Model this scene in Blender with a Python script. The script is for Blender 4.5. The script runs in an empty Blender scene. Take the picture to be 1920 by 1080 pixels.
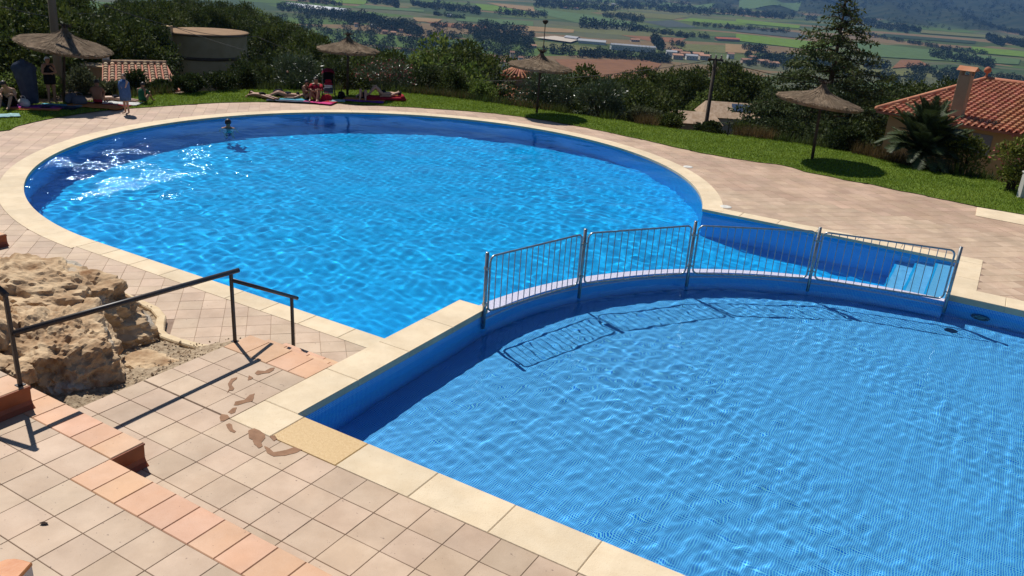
import bpy, bmesh, math, random
import numpy as np
from mathutils import Vector, Matrix, noise
random.seed(7); rng = np.random.default_rng(7)
R_ = math.radians
scene = bpy.context.scene
COL = scene.collection

# ------------------------------------------------------------------ camera, sky, sun, exposure
CAM_H, FPX, PITCH, ROLL = 5.1, 1563.9, 0.3696, 0.06881
def camera():
    c, s, cp, sp = math.cos(ROLL), math.sin(ROLL), math.cos(PITCH), math.sin(PITCH)
    right = Vector((c, s * sp, s * cp)); up = Vector((-s, c * sp, c * cp)); fwd = Vector((0, cp, -sp))
    m = Matrix((right, up, -fwd)).transposed().to_4x4(); m.translation = (0, 0, CAM_H)
    cam = bpy.data.cameras.new('camera'); o = bpy.data.objects.new('camera', cam)
    o.matrix_world = m; cam.sensor_width = 36; cam.lens = 36 * FPX / 1920
    cam.clip_start = 0.1; cam.clip_end = 60000
    COL.objects.link(o); scene.camera = o
camera()
SUN_EL = R_(54.0); SHX, SHY = 0.58, -0.815            # direction in which shadows fall
world = bpy.data.worlds.new('World'); scene.world = world; world.use_nodes = True
wn = world.node_tree.nodes; bg = wn['Background']
sky = wn.new('ShaderNodeTexSky'); sky.sky_type = 'NISHITA'; sky.sun_disc = False
sky.sun_elevation = SUN_EL; sky.sun_rotation = math.atan2(-SHX, -SHY)
sky.altitude = 1200; sky.air_density = 1.0; sky.dust_density = 0.15; sky.ozone_density = 3.0
world.node_tree.links.new(sky.outputs[0], bg.inputs[0]); bg.inputs[1].default_value = 0.055
sl = bpy.data.lights.new('sun', 'SUN'); sl.energy = 4.6; sl.angle = R_(0.53); sl.color = (1.0, 0.955, 0.89)
so = bpy.data.objects.new('sun', sl); COL.objects.link(so)
so.rotation_euler = Vector((SHX * math.cos(SUN_EL), SHY * math.cos(SUN_EL), -math.sin(SUN_EL))).to_track_quat('-Z', 'Y').to_euler()
sl.cycles.is_caustics_light = True
scene.view_settings.view_transform = 'Standard'; scene.view_settings.look = 'None'
scene.view_settings.exposure = 0.22; scene.view_settings.gamma = 1.0
scene.view_settings.use_curve_mapping = False
cy = scene.cycles
cy.use_denoising = True; cy.max_bounces = 10; cy.transmission_bounces = 8; cy.transparent_max_bounces = 12
cy.glossy_bounces = 4; cy.diffuse_bounces = 5; cy.sample_clamp_indirect = 6.0; cy.sample_clamp_direct = 0.0
cy.caustics_reflective = False; cy.caustics_refractive = True; cy.volume_bounces = 0

# ------------------------------------------------------------------ frame of the place: u along the near pool edge, v across it
ANG = R_(-29.5); CU, SU = math.cos(ANG), math.sin(ANG)
def W(u, v, z=0.0): return Vector((u * CU - v * SU, u * SU + v * CU, z))
def UV(x, y): return (x * CU + y * SU, -x * SU + y * CU)
def px_dir(px, py):                                    # direction of sight through a point of the photograph
    x = (px - 960) / FPX; y = -(py - 540) / FPX
    c, s = math.cos(ROLL), math.sin(ROLL); xr = c * x - s * y; yr = s * x + c * y
    cp, sp = math.cos(PITCH), math.sin(PITCH)
    return Vector((xr, cp + yr * sp, -sp + yr * cp))
def on_z(px, py, z=0.0):
    d = px_dir(px, py); t = (z - CAM_H) / d.z; return Vector((d.x * t, d.y * t, z))
def at_dist(px, py, dist):                              # point at a horizontal distance from where the camera stands
    d = px_dir(px, py); t = dist / math.hypot(d.x, d.y); return Vector((d.x * t, d.y * t, CAM_H + d.z * t))
ZB = -0.55                                              # level of the large pool's paving
ZW, ZWB = -0.20, ZB - 0.08                              # water of the small and of the large pool
KF = (CAM_H - ZB) / 5.22
ZP = 0.27                                               # raised platform

# ------------------------------------------------------------------ helpers
def link(o, parent=None):
    COL.objects.link(o)
    if parent is not None: o.parent = parent
    return o
def tag(o, label=None, cat=None, group=None, kind=None):
    if label: o['label'] = label
    if cat: o['category'] = cat
    if group: o['group'] = group
    if kind: o['kind'] = kind
    return o
def empty(name, loc=(0, 0, 0), rz=0.0):
    o = bpy.data.objects.new(name, None); o.location = loc; o.rotation_euler = (0, 0, rz); o.empty_display_size = 0.2
    return link(o)
class MB:
    def __init__(s): s.v = []; s.f = []; s.m = []; s.mi = 0
    def add(s, vs, fs):
        b = len(s.v); s.v += [tuple(p) for p in vs]; s.f += [tuple(i + b for i in f) for f in fs]; s.m += [s.mi] * len(fs)
        return s
    def box(s, lo, hi, mat=None):
        x0, y0, z0 = lo; x1, y1, z1 = hi
        vs = [Vector(p) for p in ((x0,y0,z0),(x1,y0,z0),(x1,y1,z0),(x0,y1,z0),(x0,y0,z1),(x1,y0,z1),(x1,y1,z1),(x0,y1,z1))]
        if mat is not None: vs = [mat @ p for p in vs]
        return s.add(vs, [(0,3,2,1),(4,5,6,7),(0,1,5,4),(1,2,6,5),(2,3,7,6),(3,0,4,7)])
    def bbox(s, lo, hi, c, mat=None):                   # box with chamfered upright and top edges
        x0, y0, z0 = lo; x1, y1, z1 = hi
        poly = [(x0+c,y0),(x1-c,y0),(x1,y0+c),(x1,y1-c),(x1-c,y1),(x0+c,y1),(x0,y1-c),(x0,y0+c)]
        return s.prism(poly, z0, z1, c, mat)
    def prism(s, poly, z0, z1, c=0.0, mat=None, bottom=True):
        n = len(poly); cx = sum(p[0] for p in poly) / n; cy_ = sum(p[1] for p in poly) / n
        vs = [Vector((p[0], p[1], z0)) for p in poly] + [Vector((p[0], p[1], z1 - c)) for p in poly]
        fs = [(i, (i+1) % n, n + (i+1) % n, n + i) for i in range(n)]
        k = n
        if c > 0:
            for p in poly:
                d = math.hypot(cx - p[0], cy_ - p[1]) or 1; t = min(0.45, 1.35 * c / d)
                vs.append(Vector((p[0] + (cx - p[0]) * t, p[1] + (cy_ - p[1]) * t, z1)))
            fs += [(n + i, n + (i+1) % n, 2*n + (i+1) % n, 2*n + i) for i in range(n)]; k = 2 * n
        fs.append(tuple(k + i for i in range(n)))
        if bottom: fs.append(tuple(reversed(range(n))))
        if mat is not None: vs = [mat @ p for p in vs]
        return s.add(vs, fs)
    def tube(s, pts, r, seg=8, cap=True):
        pts = [Vector(p) for p in pts]; n = len(pts); rs = r if isinstance(r, (list, tuple)) else [r] * n
        vs = []; up = None
        for i, p in enumerate(pts):
            t = (pts[min(i+1, n-1)] - pts[max(i-1, 0)]).normalized()
            if up is None: up = Vector((0, 0, 1)) if abs(t.z) < 0.9 else Vector((1, 0, 0))
            a = t.cross(up).normalized(); b = a.cross(t).normalized(); up = b
            for k in range(seg):
                w = 2 * math.pi * k / seg; vs.append(p + (a * math.cos(w) + b * math.sin(w)) * rs[i])
        fs = [(i*seg + k, i*seg + (k+1) % seg, (i+1)*seg + (k+1) % seg, (i+1)*seg + k) for i in range(n-1) for k in range(seg)]
        if cap: fs += [tuple(reversed(range(seg))), tuple((n-1)*seg + k for k in range(seg))]
        return s.add(vs, fs)
    def lathe(s, prof, seg=16, c=(0, 0, 0), sx=1, sy=1):
        c = Vector(c); n = len(prof)
        vs = [c + Vector((r * math.cos(2*math.pi*k/seg) * sx, r * math.sin(2*math.pi*k/seg) * sy, z)) for r, z in prof for k in range(seg)]
        fs = [(i*seg + k, i*seg + (k+1) % seg, (i+1)*seg + (k+1) % seg, (i+1)*seg + k) for i in range(n-1) for k in range(seg)]
        return s.add(vs, fs)
    def build(s, name, mats, parent=None, smooth=False, **kw):
        me = bpy.data.meshes.new(name); me.from_pydata(s.v, [], s.f)
        mats = mats if isinstance(mats, (list, tuple)) else [mats]
        for m in mats: me.materials.append(m)
        if any(s.m): me.polygons.foreach_set('material_index', s.m)
        if smooth: me.polygons.foreach_set('use_smooth', [True] * len(s.f))
        me.update()
        o = bpy.data.objects.new(name, me); link(o, parent); tag(o, **kw)
        return o
def np_mesh(name, verts, faces, mat, parent=None, smooth=False, **kw):
    """verts (n,3), faces (m,3 or 4) numpy arrays"""
    me = bpy.data.meshes.new(name); n, m, k = len(verts), len(faces), faces.shape[1]
    me.vertices.add(n); me.vertices.foreach_set('co', np.ascontiguousarray(verts, np.float32).ravel())
    me.loops.add(m * k); me.loops.foreach_set('vertex_index', np.ascontiguousarray(faces, np.int32).ravel())
    me.polygons.add(m); me.polygons.foreach_set('loop_start', np.arange(0, m * k, k, dtype=np.int32))
    try: me.polygons.foreach_set('loop_total', np.full(m, k, np.int32))
    except Exception: pass
    if smooth: me.polygons.foreach_set('use_smooth', np.ones(m, bool))
    me.materials.append(mat); me.update(calc_edges=True); me.validate()
    o = bpy.data.objects.new(name, me); link(o, parent); tag(o, **kw)
    return o
def dup(o, parent=None, loc=None, rz=None, scale=None, label=None):
    c = o.copy(); COL.objects.link(c)
    if parent is not None: c.parent = parent
    if loc is not None: c.location = loc
    if rz is not None: c.rotation_euler = (0, 0, rz)
    if scale is not None: c.scale = scale if isinstance(scale, (list, tuple)) else (scale,) * 3
    if label: c['label'] = label
    for ch in list(o.children): dup(ch, c)
    return c
def clip(poly, px, py, nx, ny):                         # keep the side where (p - P).n >= 0
    out = []
    for i in range(len(poly)):
        a, b = poly[i], poly[(i + 1) % len(poly)]
        da = (a[0]-px)*nx + (a[1]-py)*ny; db = (b[0]-px)*nx + (b[1]-py)*ny
        if da >= 0: out.append(a)
        if (da >= 0) != (db >= 0):
            t = da / (da - db); out.append((a[0] + (b[0]-a[0])*t, a[1] + (b[1]-a[1])*t))
    return out
def area(p): return 0.5 * sum(p[i][0]*p[(i+1) % len(p)][1] - p[(i+1) % len(p)][0]*p[i][1] for i in range(len(p)))
def inside(p, poly):
    x, y = p; r = False; j = len(poly) - 1
    for i in range(len(poly)):
        xi, yi = poly[i][:2]; xj, yj = poly[j][:2]
        if (yi > y) != (yj > y) and x < (xj - xi) * (y - yi) / (yj - yi) + xi: r = not r
        j = i
    return r
def sheet(name, outer, holes, z, mat, parent=None, **kw):   # flat sheet with holes
    bm = bmesh.new(); es = []
    for loop in [outer] + list(holes):
        vs = [bm.verts.new((p[0], p[1], p[2] if len(p) > 2 else z)) for p in loop]
        es += [bm.edges.new((vs[i], vs[(i+1) % len(vs)])) for i in range(len(vs))]
    bmesh.ops.triangle_fill(bm, use_beauty=True, use_dissolve=False, edges=es, normal=(0, 0, 1))
    me = bpy.data.meshes.new(name); bm.to_mesh(me); bm.free(); me.materials.append(mat)
    o = bpy.data.objects.new(name, me); link(o, parent); tag(o, **kw)
    return o

# ------------------------------------------------------------------ materials
MATS = {}
def material(name, col, rough=0.7, spec=0.3, col2=None, scale=3.0, detail=6.0, bump=0.0, bscale=None, vary=0.0, island=False,
             metallic=0.0, mix=(0.35, 0.65), speck=None, coords='Object', hue=0.0, trans=0.0, stretch=None, dirt=None):
    if name in MATS: return MATS[name]
    m = bpy.data.materials.new(name); m.use_nodes = True; nt = m.node_tree; N, L = nt.nodes, nt.links
    b = N['Principled BSDF']; b.inputs['Roughness'].default_value = rough
    b.inputs['Specular IOR Level'].default_value = spec; b.inputs['Metallic'].default_value = metallic
    tc = N.new('ShaderNodeTexCoord'); src = tc.outputs[coords]
    if stretch:
        mp = N.new('ShaderNodeMapping'); mp.inputs['Scale'].default_value = stretch; L.new(src, mp.inputs[0]); src = mp.outputs[0]
    if (vary or hue) and not island and coords == 'Object':   # no two copies show the same grain
        oi = N.new('ShaderNodeObjectInfo'); vm = N.new('ShaderNodeVectorMath'); vm.operation = 'MULTIPLY_ADD'; vm.inputs[1].default_value = (73.0, 41.0, 19.0)
        cb_ = N.new('ShaderNodeCombineXYZ'); [L.new(oi.outputs['Random'], cb_.inputs[k]) for k in range(3)]; L.new(cb_.outputs[0], vm.inputs[0]); L.new(src, vm.inputs[2]); src = vm.outputs[0]
    cur = None
    if col2 is not None:
        nz = N.new('ShaderNodeTexNoise'); nz.inputs['Scale'].default_value = scale; nz.inputs['Detail'].default_value = detail
        nz.inputs['Roughness'].default_value = 0.6; L.new(src, nz.inputs['Vector'])
        cr = N.new('ShaderNodeValToRGB'); cr.color_ramp.elements[0].position = mix[0]; cr.color_ramp.elements[1].position = mix[1]
        cr.color_ramp.elements[0].color = (*col, 1); cr.color_ramp.elements[1].color = (*col2, 1)
        L.new(nz.outputs['Fac'], cr.inputs[0]); cur = cr.outputs[0]
    else:
        rgb = N.new('ShaderNodeRGB'); rgb.outputs[0].default_value = (*col, 1); cur = rgb.outputs[0]
    if speck:
        sc_, colr, thr = speck
        nz = N.new('ShaderNodeTexNoise'); nz.inputs['Scale'].default_value = sc_; nz.inputs['Detail'].default_value = 3; L.new(src, nz.inputs['Vector'])
        cr = N.new('ShaderNodeValToRGB'); cr.color_ramp.elements[0].position = thr; cr.color_ramp.elements[1].position = min(1, thr + 0.06)
        cr.color_ramp.elements[0].color = (0, 0, 0, 1); cr.color_ramp.elements[1].color = (1, 1, 1, 1); L.new(nz.outputs['Fac'], cr.inputs[0])
        mx = N.new('ShaderNodeMix'); mx.data_type = 'RGBA'; L.new(cr.outputs[0], mx.inputs[0]); L.new(cur, mx.inputs[6]); mx.inputs[7].default_value = (*colr, 1); cur = mx.outputs[2]
    if dirt:
        gp = N.new('ShaderNodeNewGeometry'); nd = N.new('ShaderNodeTexNoise'); nd.inputs['Scale'].default_value = dirt[0]; nd.inputs['Detail'].default_value = 7; nd.inputs['Roughness'].default_value = 0.65; L.new(gp.outputs['Position'], nd.inputs['Vector'])
        rd = N.new('ShaderNodeMapRange'); rd.inputs[1].default_value = 0.36; rd.inputs[2].default_value = 0.62; rd.inputs[3].default_value = dirt[1]; rd.inputs[4].default_value = 1.0; L.new(nd.outputs['Fac'], rd.inputs[0])
        hd_ = N.new('ShaderNodeHueSaturation'); L.new(cur, hd_.inputs['Color']); L.new(rd.outputs[0], hd_.inputs['Value']); cur = hd_.outputs[0]
    if vary or hue:
        if island: g = N.new('ShaderNodeNewGeometry'); rnd = g.outputs['Random Per Island']
        else: g = N.new('ShaderNodeObjectInfo'); rnd = g.outputs['Random']
        hs = N.new('ShaderNodeHueSaturation'); L.new(cur, hs.inputs['Color'])
        mr = N.new('ShaderNodeMapRange'); mr.inputs[3].default_value = 1 - vary; mr.inputs[4].default_value = 1 + vary; L.new(rnd, mr.inputs[0]); L.new(mr.outputs[0], hs.inputs['Value'])
        if hue:
            wh = N.new('ShaderNodeTexWhiteNoise'); wh.noise_dimensions = '1D'; L.new(rnd, wh.inputs['W'])
            m2 = N.new('ShaderNodeMapRange'); m2.inputs[3].default_value = 0.5 - hue; m2.inputs[4].default_value = 0.5 + hue; L.new(wh.outputs[0], m2.inputs[0]); L.new(m2.outputs[0], hs.inputs['Hue'])
        cur = hs.outputs[0]
    L.new(cur, b.inputs['Base Color'])
    if bump:
        nb = N.new('ShaderNodeTexNoise'); nb.inputs['Scale'].default_value = bscale or scale * 6; nb.inputs['Detail'].default_value = 8; L.new(src, nb.inputs['Vector'])
        bp = N.new('ShaderNodeBump'); bp.inputs['Strength'].default_value = bump; bp.inputs['Distance'].default_value = 0.02; L.new(nb.outputs['Fac'], bp.inputs['Height']); L.new(bp.outputs[0], b.inputs['Normal'])
    if trans:
        tr = N.new('ShaderNodeBsdfTranslucent'); L.new(cur, tr.inputs['Color']); ms = N.new('ShaderNodeMixShader'); ms.inputs[0].default_value = trans
        L.new(b.outputs[0], ms.inputs[1]); L.new(tr.outputs[0], ms.inputs[2]); L.new(ms.outputs[0], N['Material Output'].inputs[0])
    MATS[name] = m
    return m
def mosaic_material(name, c1, c2, grout, size=0.025, joint=0.10):
    m = bpy.data.materials.new(name); m.use_nodes = True; nt = m.node_tree; N, L = nt.nodes, nt.links
    b = N['Principled BSDF']; b.inputs['Roughness'].default_value = 0.35; b.inputs['Specular IOR Level'].default_value = 0.2
    uv = N.new('ShaderNodeUVMap')
    br = N.new('ShaderNodeTexBrick'); br.offset = 0.0; br.squash = 1.0
    br.inputs['Scale'].default_value = 1 / size; br.inputs['Brick Width'].default_value = 1.0; br.inputs['Row Height'].default_value = 1.0
    br.inputs['Mortar Size'].default_value = joint; br.inputs['Mortar Smooth'].default_value = 0.1
    br.inputs['Color1'].default_value = (*c1, 1); br.inputs['Color2'].default_value = (*c2, 1); br.inputs['Mortar'].default_value = (*grout, 1)
    L.new(uv.outputs[0], br.inputs['Vector']); L.new(br.outputs[0], b.inputs['Base Color'])
    return m
def water_material(name, tint, rough, ruffle=None):
    m = bpy.data.materials.new(name); m.use_nodes = True; nt = m.node_tree; N, L = nt.nodes, nt.links; N.remove(N['Principled BSDF'])
    rf = N.new('ShaderNodeBsdfRefraction'); rf.inputs['Color'].default_value = (*tint, 1); rf.inputs['Roughness'].default_value = 0.0; rf.inputs['IOR'].default_value = 1.333
    gl = N.new('ShaderNodeBsdfGlossy'); gl.inputs['Roughness'].default_value = rough; gl.inputs['Color'].default_value = (0.45, 0.72, 1.0, 1)
    if ruffle:                                           # a breath of wind ruffles one patch of the surface
        tc = N.new('ShaderNodeTexCoord'); sb = N.new('ShaderNodeVectorMath'); sb.operation = 'DISTANCE'; sb.inputs[1].default_value = (*ruffle[:2], 0); L.new(tc.outputs['Object'], sb.inputs[0])
        big = N.new('ShaderNodeTexNoise'); big.inputs['Scale'].default_value = 0.9; big.inputs['Detail'].default_value = 3; L.new(tc.outputs['Object'], big.inputs['Vector'])
        mr = N.new('ShaderNodeMapRange'); mr.interpolation_type = 'SMOOTHSTEP'; mr.inputs[1].default_value = ruffle[2]; mr.inputs[2].default_value = 0.4; L.new(sb.outputs['Value'], mr.inputs[0])
        m2 = N.new('ShaderNodeMapRange'); m2.inputs[1].default_value = 0.42; m2.inputs[2].default_value = 0.62; L.new(big.outputs['Fac'], m2.inputs[0])
        ml = N.new('ShaderNodeMath'); ml.operation = 'MULTIPLY'; L.new(mr.outputs[0], ml.inputs[0]); L.new(m2.outputs[0], ml.inputs[1])
        nz = N.new('ShaderNodeTexNoise'); nz.inputs['Scale'].default_value = 11.0; nz.inputs['Detail'].default_value = 2; L.new(tc.outputs['Object'], nz.inputs['Vector'])
        bp = N.new('ShaderNodeBump'); bp.inputs['Distance'].default_value = 0.105; L.new(ml.outputs[0], bp.inputs['Strength']); L.new(nz.outputs['Fac'], bp.inputs['Height']); L.new(bp.outputs[0], gl.inputs['Normal'])
    fr = N.new('ShaderNodeFresnel'); fr.inputs['IOR'].default_value = 1.333; mx = N.new('ShaderNodeMixShader')
    L.new(fr.outputs[0], mx.inputs[0]); L.new(rf.outputs[0], mx.inputs[1]); L.new(gl.outputs[0], mx.inputs[2]); L.new(mx.outputs[0], N['Material Output'].inputs[0])
    return m
M_grout = material('grout', (0.11, 0.072, 0.05), 0.9, 0.1, (0.20, 0.14, 0.10), 8)
M_tile = material('terracotta_beige_tile', (0.475, 0.338, 0.230), 0.62, 0.3, (0.555, 0.412, 0.292), 2.3, bump=0.06, bscale=60, vary=0.09, hue=0.004, speck=(26, (0.24, 0.16, 0.12), 0.69), dirt=(0.9, 0.80))
M_tile_i = material('terracotta_beige_tile_far', (0.445, 0.300, 0.205), 0.62, 0.3, (0.52, 0.368, 0.262), 1.2, vary=0.10, island=True, hue=0.005, dirt=(0.7, 0.80))
M_nose = material('orange_nose_tile', (0.58, 0.325, 0.18), 0.55, 0.3, (0.63, 0.385, 0.24), 2.5, bump=0.05, bscale=50, vary=0.07, hue=0.008, dirt=(1.3, 0.82), speck=(24, (0.30, 0.16, 0.09), 0.71))
M_riser = material('glazed_brown_riser', (0.30, 0.075, 0.025), 0.4, 0.4, (0.20, 0.05, 0.02), 3)
M_cope = material('cream_sandstone_coping', (0.67, 0.535, 0.36), 0.8, 0.2, (0.73, 0.60, 0.42), 3.5, bump=0.16, bscale=55, vary=0.05, dirt=(1.1, 0.86), speck=(60, (0.54, 0.42, 0.26), 0.66))
M_cope_wet = material('wet_sandstone_coping', (0.50, 0.325, 0.135), 0.45, 0.4, (0.58, 0.40, 0.185), 30, bump=0.2, bscale=70)
M_mos_s = mosaic_material('blue_mosaic_small_pool', (0.005, 0.16, 0.73), (0.015, 0.26, 0.87), (0.32, 0.74, 0.98), 0.025, 0.16)
M_mos_b = mosaic_material('blue_mosaic_large_pool', (0.0, 0.40, 0.90), (0.0, 0.49, 0.96), (0.06, 0.62, 0.97), 0.025, 0.09)
M_mos_st = mosaic_material('pale_blue_mosaic', (0.34, 0.52, 0.84), (0.42, 0.60, 0.90), (0.55, 0.72, 0.94), 0.025, 0.10)
M_mos_w = mosaic_material('white_mosaic', (0.60, 0.58, 0.68), (0.72, 0.70, 0.80), (0.30, 0.30, 0.42), 0.025, 0.10)
M_water_b = water_material('pool_water_large', (0.60, 0.95, 1.0), 0.11, (-20.1, 13.6, 6.4))
M_water_s = water_material('pool_water_small', (0.74, 0.965, 1.0), 0.06)
M_galv = material('galvanised_steel', (0.42, 0.43, 0.42), 0.35, 0.5, (0.30, 0.31, 0.30), 14, metallic=0.85)
M_rail = material('dark_painted_steel', (0.022, 0.020, 0.020), 0.42, 0.4, (0.045, 0.03, 0.025), 6)
M_white = material('white_plaster', (0.56, 0.54, 0.50), 0.8, 0.2, (0.48, 0.46, 0.42), 4)

# ------------------------------------------------------------------ pools (all outlines in u, v)
CB = (-13.74 * KF, 17.015 * KF); RB = 8.292 * KF                       # large pool: circle
V_NEAR, V_ANNEX, U_END, U_DIV = 8.73 * KF, 19.32 * KF, -0.18, -6.87
U_SM, V_SM, V_SM2, U_MAX = -6.35, 6.25, 16.45, 7.0     # small pool
CA = (-0.18, 10.05); RA = 6.17; RA2 = 6.56              # curved divider wall
a_end = math.asin((V_ANNEX - CB[1]) / RB)
def arc(c, r, a0, a1, n): return [(c[0] + r * math.cos(a0 + (a1-a0)*i/n), c[1] + r * math.sin(a0 + (a1-a0)*i/n)) for i in range(n + 1)]
circle_part = arc(CB, RB, -math.pi/2, a_end - 2*math.pi, 120)       # clockwise over the left and far side
big_outline = circle_part + [(U_END, V_ANNEX), (U_END, CA[1] + RA2)]
a0 = math.pi / 2; a1 = math.pi - math.asin((10.46 - CA[1]) / RA2)
big_outline += arc(CA, RA2, a0, a1, 40)[1:]
big_outline += [(U_DIV, 10.46), (U_DIV, V_NEAR)]
small_outline = [(U_SM, V_SM), (U_MAX, V_SM), (U_MAX, V_SM2), (U_END, V_SM2)] + arc(CA, RA, math.pi/2, math.pi, 48)
def basin(name, outline, depth, ztop, mat_wall, mat_floor, parent):
    me = bpy.data.meshes.new(name); bm = bmesh.new(); ul = bm.loops.layers.uv.new('UVMap')
    n = len(outline); top = [bm.verts.new((p[0], p[1], ztop)) for p in outline]; bot = [bm.verts.new((p[0], p[1], depth)) for p in outline]
    s = 0.0
    for i in range(n):
        j = (i + 1) % n; l = math.dist(outline[i], outline[j])
        f = bm.faces.new((top[i], top[j], bot[j], bot[i]))
        for lp, (a, b) in zip(f.loops, ((s, ztop), (s + l, ztop), (s + l, depth), (s, depth))): lp[ul].uv = (a, b)
        s += l
    f = bm.faces.new(bot); f.material_index = 1
    r = bmesh.ops.triangulate(bm, faces=[f])
    for f in bm.faces:
        if f.material_index == 1:
            for lp in f.loops: lp[ul].uv = (lp.vert.co.x, lp.vert.co.y)
    bm.to_mesh(me); bm.free(); me.materials.append(mat_wall); me.materials.append(mat_floor)
    o = bpy.data.objects.new(name, me); link(o, parent)
    o.cycles.is_caustics_receiver = True
    return o
pool_b = tag(empty('swimming_pool', (0, 0, 0), ANG), 'large round blue swimming pool with cream stone coping behind the railing', 'pool')
pool_s = tag(empty('wading_pool', (0, 0, 0), ANG), 'shallow square-cornered pool with blue mosaic grid in front of the steel fence', 'pool')
DB, DS = ZWB - 2.1, -0.86
basin('basin', big_outline, DB, ZB - 0.045, M_mos_b, M_mos_b, pool_b)
basin('basin', small_outline, DS, -0.085, M_mos_s, M_mos_s, pool_s)
def uv_planar(o):
    me = o.data; l = me.uv_layers.new(name='UVMap')
    for p in me.polygons:
        for li in p.loop_indices:
            c = me.vertices[me.loops[li].vertex_index].co; nrm = p.normal
            l.data[li].uv = (c.x, c.y) if abs(nrm.z) > 0.5 else ((c.x, c.z) if abs(nrm.y) > abs(nrm.x) else (c.y, c.z))
# curved ledge of the divider wall, white mosaic
mb = MB(); n = 48; aE = math.pi * 0.5; aS = math.pi - math.asin(0.35 / RA)
ri, ro = RA - 0.012, RA2 + 0.012
ps = [(CA[0] + r * math.cos(aE + (aS-aE)*i/n), CA[1] + r * math.sin(aE + (aS-aE)*i/n)) for r in (ri, ro) for i in range(n + 1)]
m1 = n + 1; vs = [(p[0], p[1], -0.163) for p in ps] + [(p[0], p[1], -0.185 if i < m1 else -0.80) for i, p in enumerate(ps)]
fs = []
for i in range(n):
    fs += [(i, m1+i, m1+i+1, i+1), (2*m1+i, 2*m1+i+1, i+1, i), (3*m1+i, m1+i, m1+i+1, 3*m1+i+1)]
mb.add(vs, fs); o = mb.build('ledge', M_mos_w, pool_s); uv_planar(o); o['label'] = 'white mosaic ledge under the fence'
# underwater steps at the far right of the large pool
for k in range(3):
    mb = MB(); mb.box((U_END - 0.42 * (k + 1), CA[1] + RA2 + 0.004, DB), (U_END - 0.42 * k - 0.004, V_ANNEX - 0.004, ZWB - 0.22 - 0.30 * k)); o = mb.build('underwater_step', M_mos_st, pool_b); uv_planar(o); o.cycles.is_caustics_receiver = True
    mb = MB(); mb.box((U_END - 0.42 * (k + 1) - 0.006, CA[1] + RA2 + 0.01, ZWB - 0.24 - 0.30 * k), (U_END - 0.42 * (k + 1) + 0.05, V_ANNEX - 0.01, ZWB - 0.215 - 0.30 * k)); o = mb.build('step_edge', M_mos_b, pool_b); uv_planar(o); o.cycles.is_caustics_receiver = True
# round inlet lamp and drain in the small pool
M_glass = material('lamp_glass', (0.08, 0.13, 0.15), 0.15, 0.5); M_ring = material('lamp_ring', (0.03, 0.06, 0.12), 0.4, 0.5)
mb = MB(); mb.lathe([(0.0, 0.0), (0.10, 0.0)], 24); mb.mi = 1; mb.lathe([(0.10, 0.0), (0.105, 0.025), (0.15, 0.025), (0.155, 0.0)], 24)
lamp = mb.build('underwater_lamp', [M_glass, M_ring], pool_s, True); lamp.rotation_euler = (R_(90), 0, 0); lamp.location = (0.45, V_SM2 - 0.012, -0.50)
mb = MB(); mb.lathe([(0.0, 0.012), (0.05, 0.012), (0.055, 0.02), (0.10, 0.016), (0.11, 0.0)], 20)
dr = mb.build('floor_drain', [M_ring], pool_s, True); dr.location = (0.05, 15.75, DS + 0.002)
# water surfaces: real waves
def waves(U, V, n, lmin, lmax, slope, seed, bias=None):
    r = np.random.default_rng(seed); Z = np.zeros_like(U)
    for _ in range(n):
        lam = lmin * (lmax / lmin) ** r.random(); k = 2 * np.pi / lam; th = r.random() * 2 * np.pi
        if bias is not None: th = bias[0] + bias[1] * r.standard_normal()
        amp = slope / math.sqrt(n) * 1.41 / k
        Z += amp * np.sin(k * (U * math.cos(th) + V * math.sin(th)) + r.random() * 6.28 + 0.6 * np.sin(0.7 * U + 1.3 * V + r.random() * 6))
    return Z
def water(name, outline, grow, step, fn, mat, label, zw):
    xs = np.array([p[0] for p in outline]); ys = np.array([p[1] for p in outline])
    gx = np.arange(xs.min() - grow, xs.max() + grow + step, step); gy = np.arange(ys.min() - grow, ys.max() + grow + step, step)
    U, V = np.meshgrid(gx, gy, indexing='ij')
    def in_poly(X, Y):
        res = np.zeros(X.shape, bool); j = len(outline) - 1
        for i in range(len(outline)):
            xi, yi = outline[i]; xj, yj = outline[j]
            if yi != yj:
                c = ((yi > Y) != (yj > Y)) & (X < (xj - xi) * (Y - yi) / (yj - yi) + xi); res ^= c
            j = i
        return res
    cx = (U[:-1, :-1] + step / 2); cyy = (V[:-1, :-1] + step / 2)
    keep = np.zeros(cx.shape, bool)
    for dx, dy in ((0,0),(grow,0),(-grow,0),(0,grow),(0,-grow)): keep |= in_poly(cx + dx, cyy + dy)
    Z = fn(U, V); idx = np.arange(U.size).reshape(U.shape)
    F = np.stack([idx[:-1,:-1][keep], idx[1:,:-1][keep], idx[1:,1:][keep], idx[:-1,1:][keep]], -1)
    used = np.unique(F); remap = np.full(U.size, -1); remap[used] = np.arange(len(used))
    P = np.stack([U.ravel(), V.ravel(), Z.ravel()], -1)[used]
    o = np_mesh(name, P, remap[F], mat, None, True, label=label, cat='water', kind='structure')
    o.location = (0, 0, zw); o.rotation_euler = (0, 0, ANG); o.cycles.is_caustics_caster = True
    return o
def fn_b(U, V):
    z = (0.75 + 0.4 * np.sin(0.45 * U + 1.4 * np.sin(0.3 * V)) * np.sin(0.35 * V + 0.7)) * waves(U, V, 30, 0.28, 0.95, 0.024, 3) + waves(U, V, 12, 0.9, 2.6, 0.020, 4) + waves(U, V, 16, 0.17, 0.30, 0.012, 14)
    g = np.exp(-(((U + 20.8) / 2.5) ** 2 + ((V - 13.3) / 2.5) ** 2))
    return z + g * waves(U, V, 18, 0.25, 0.6, 0.04, 9)
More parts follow.
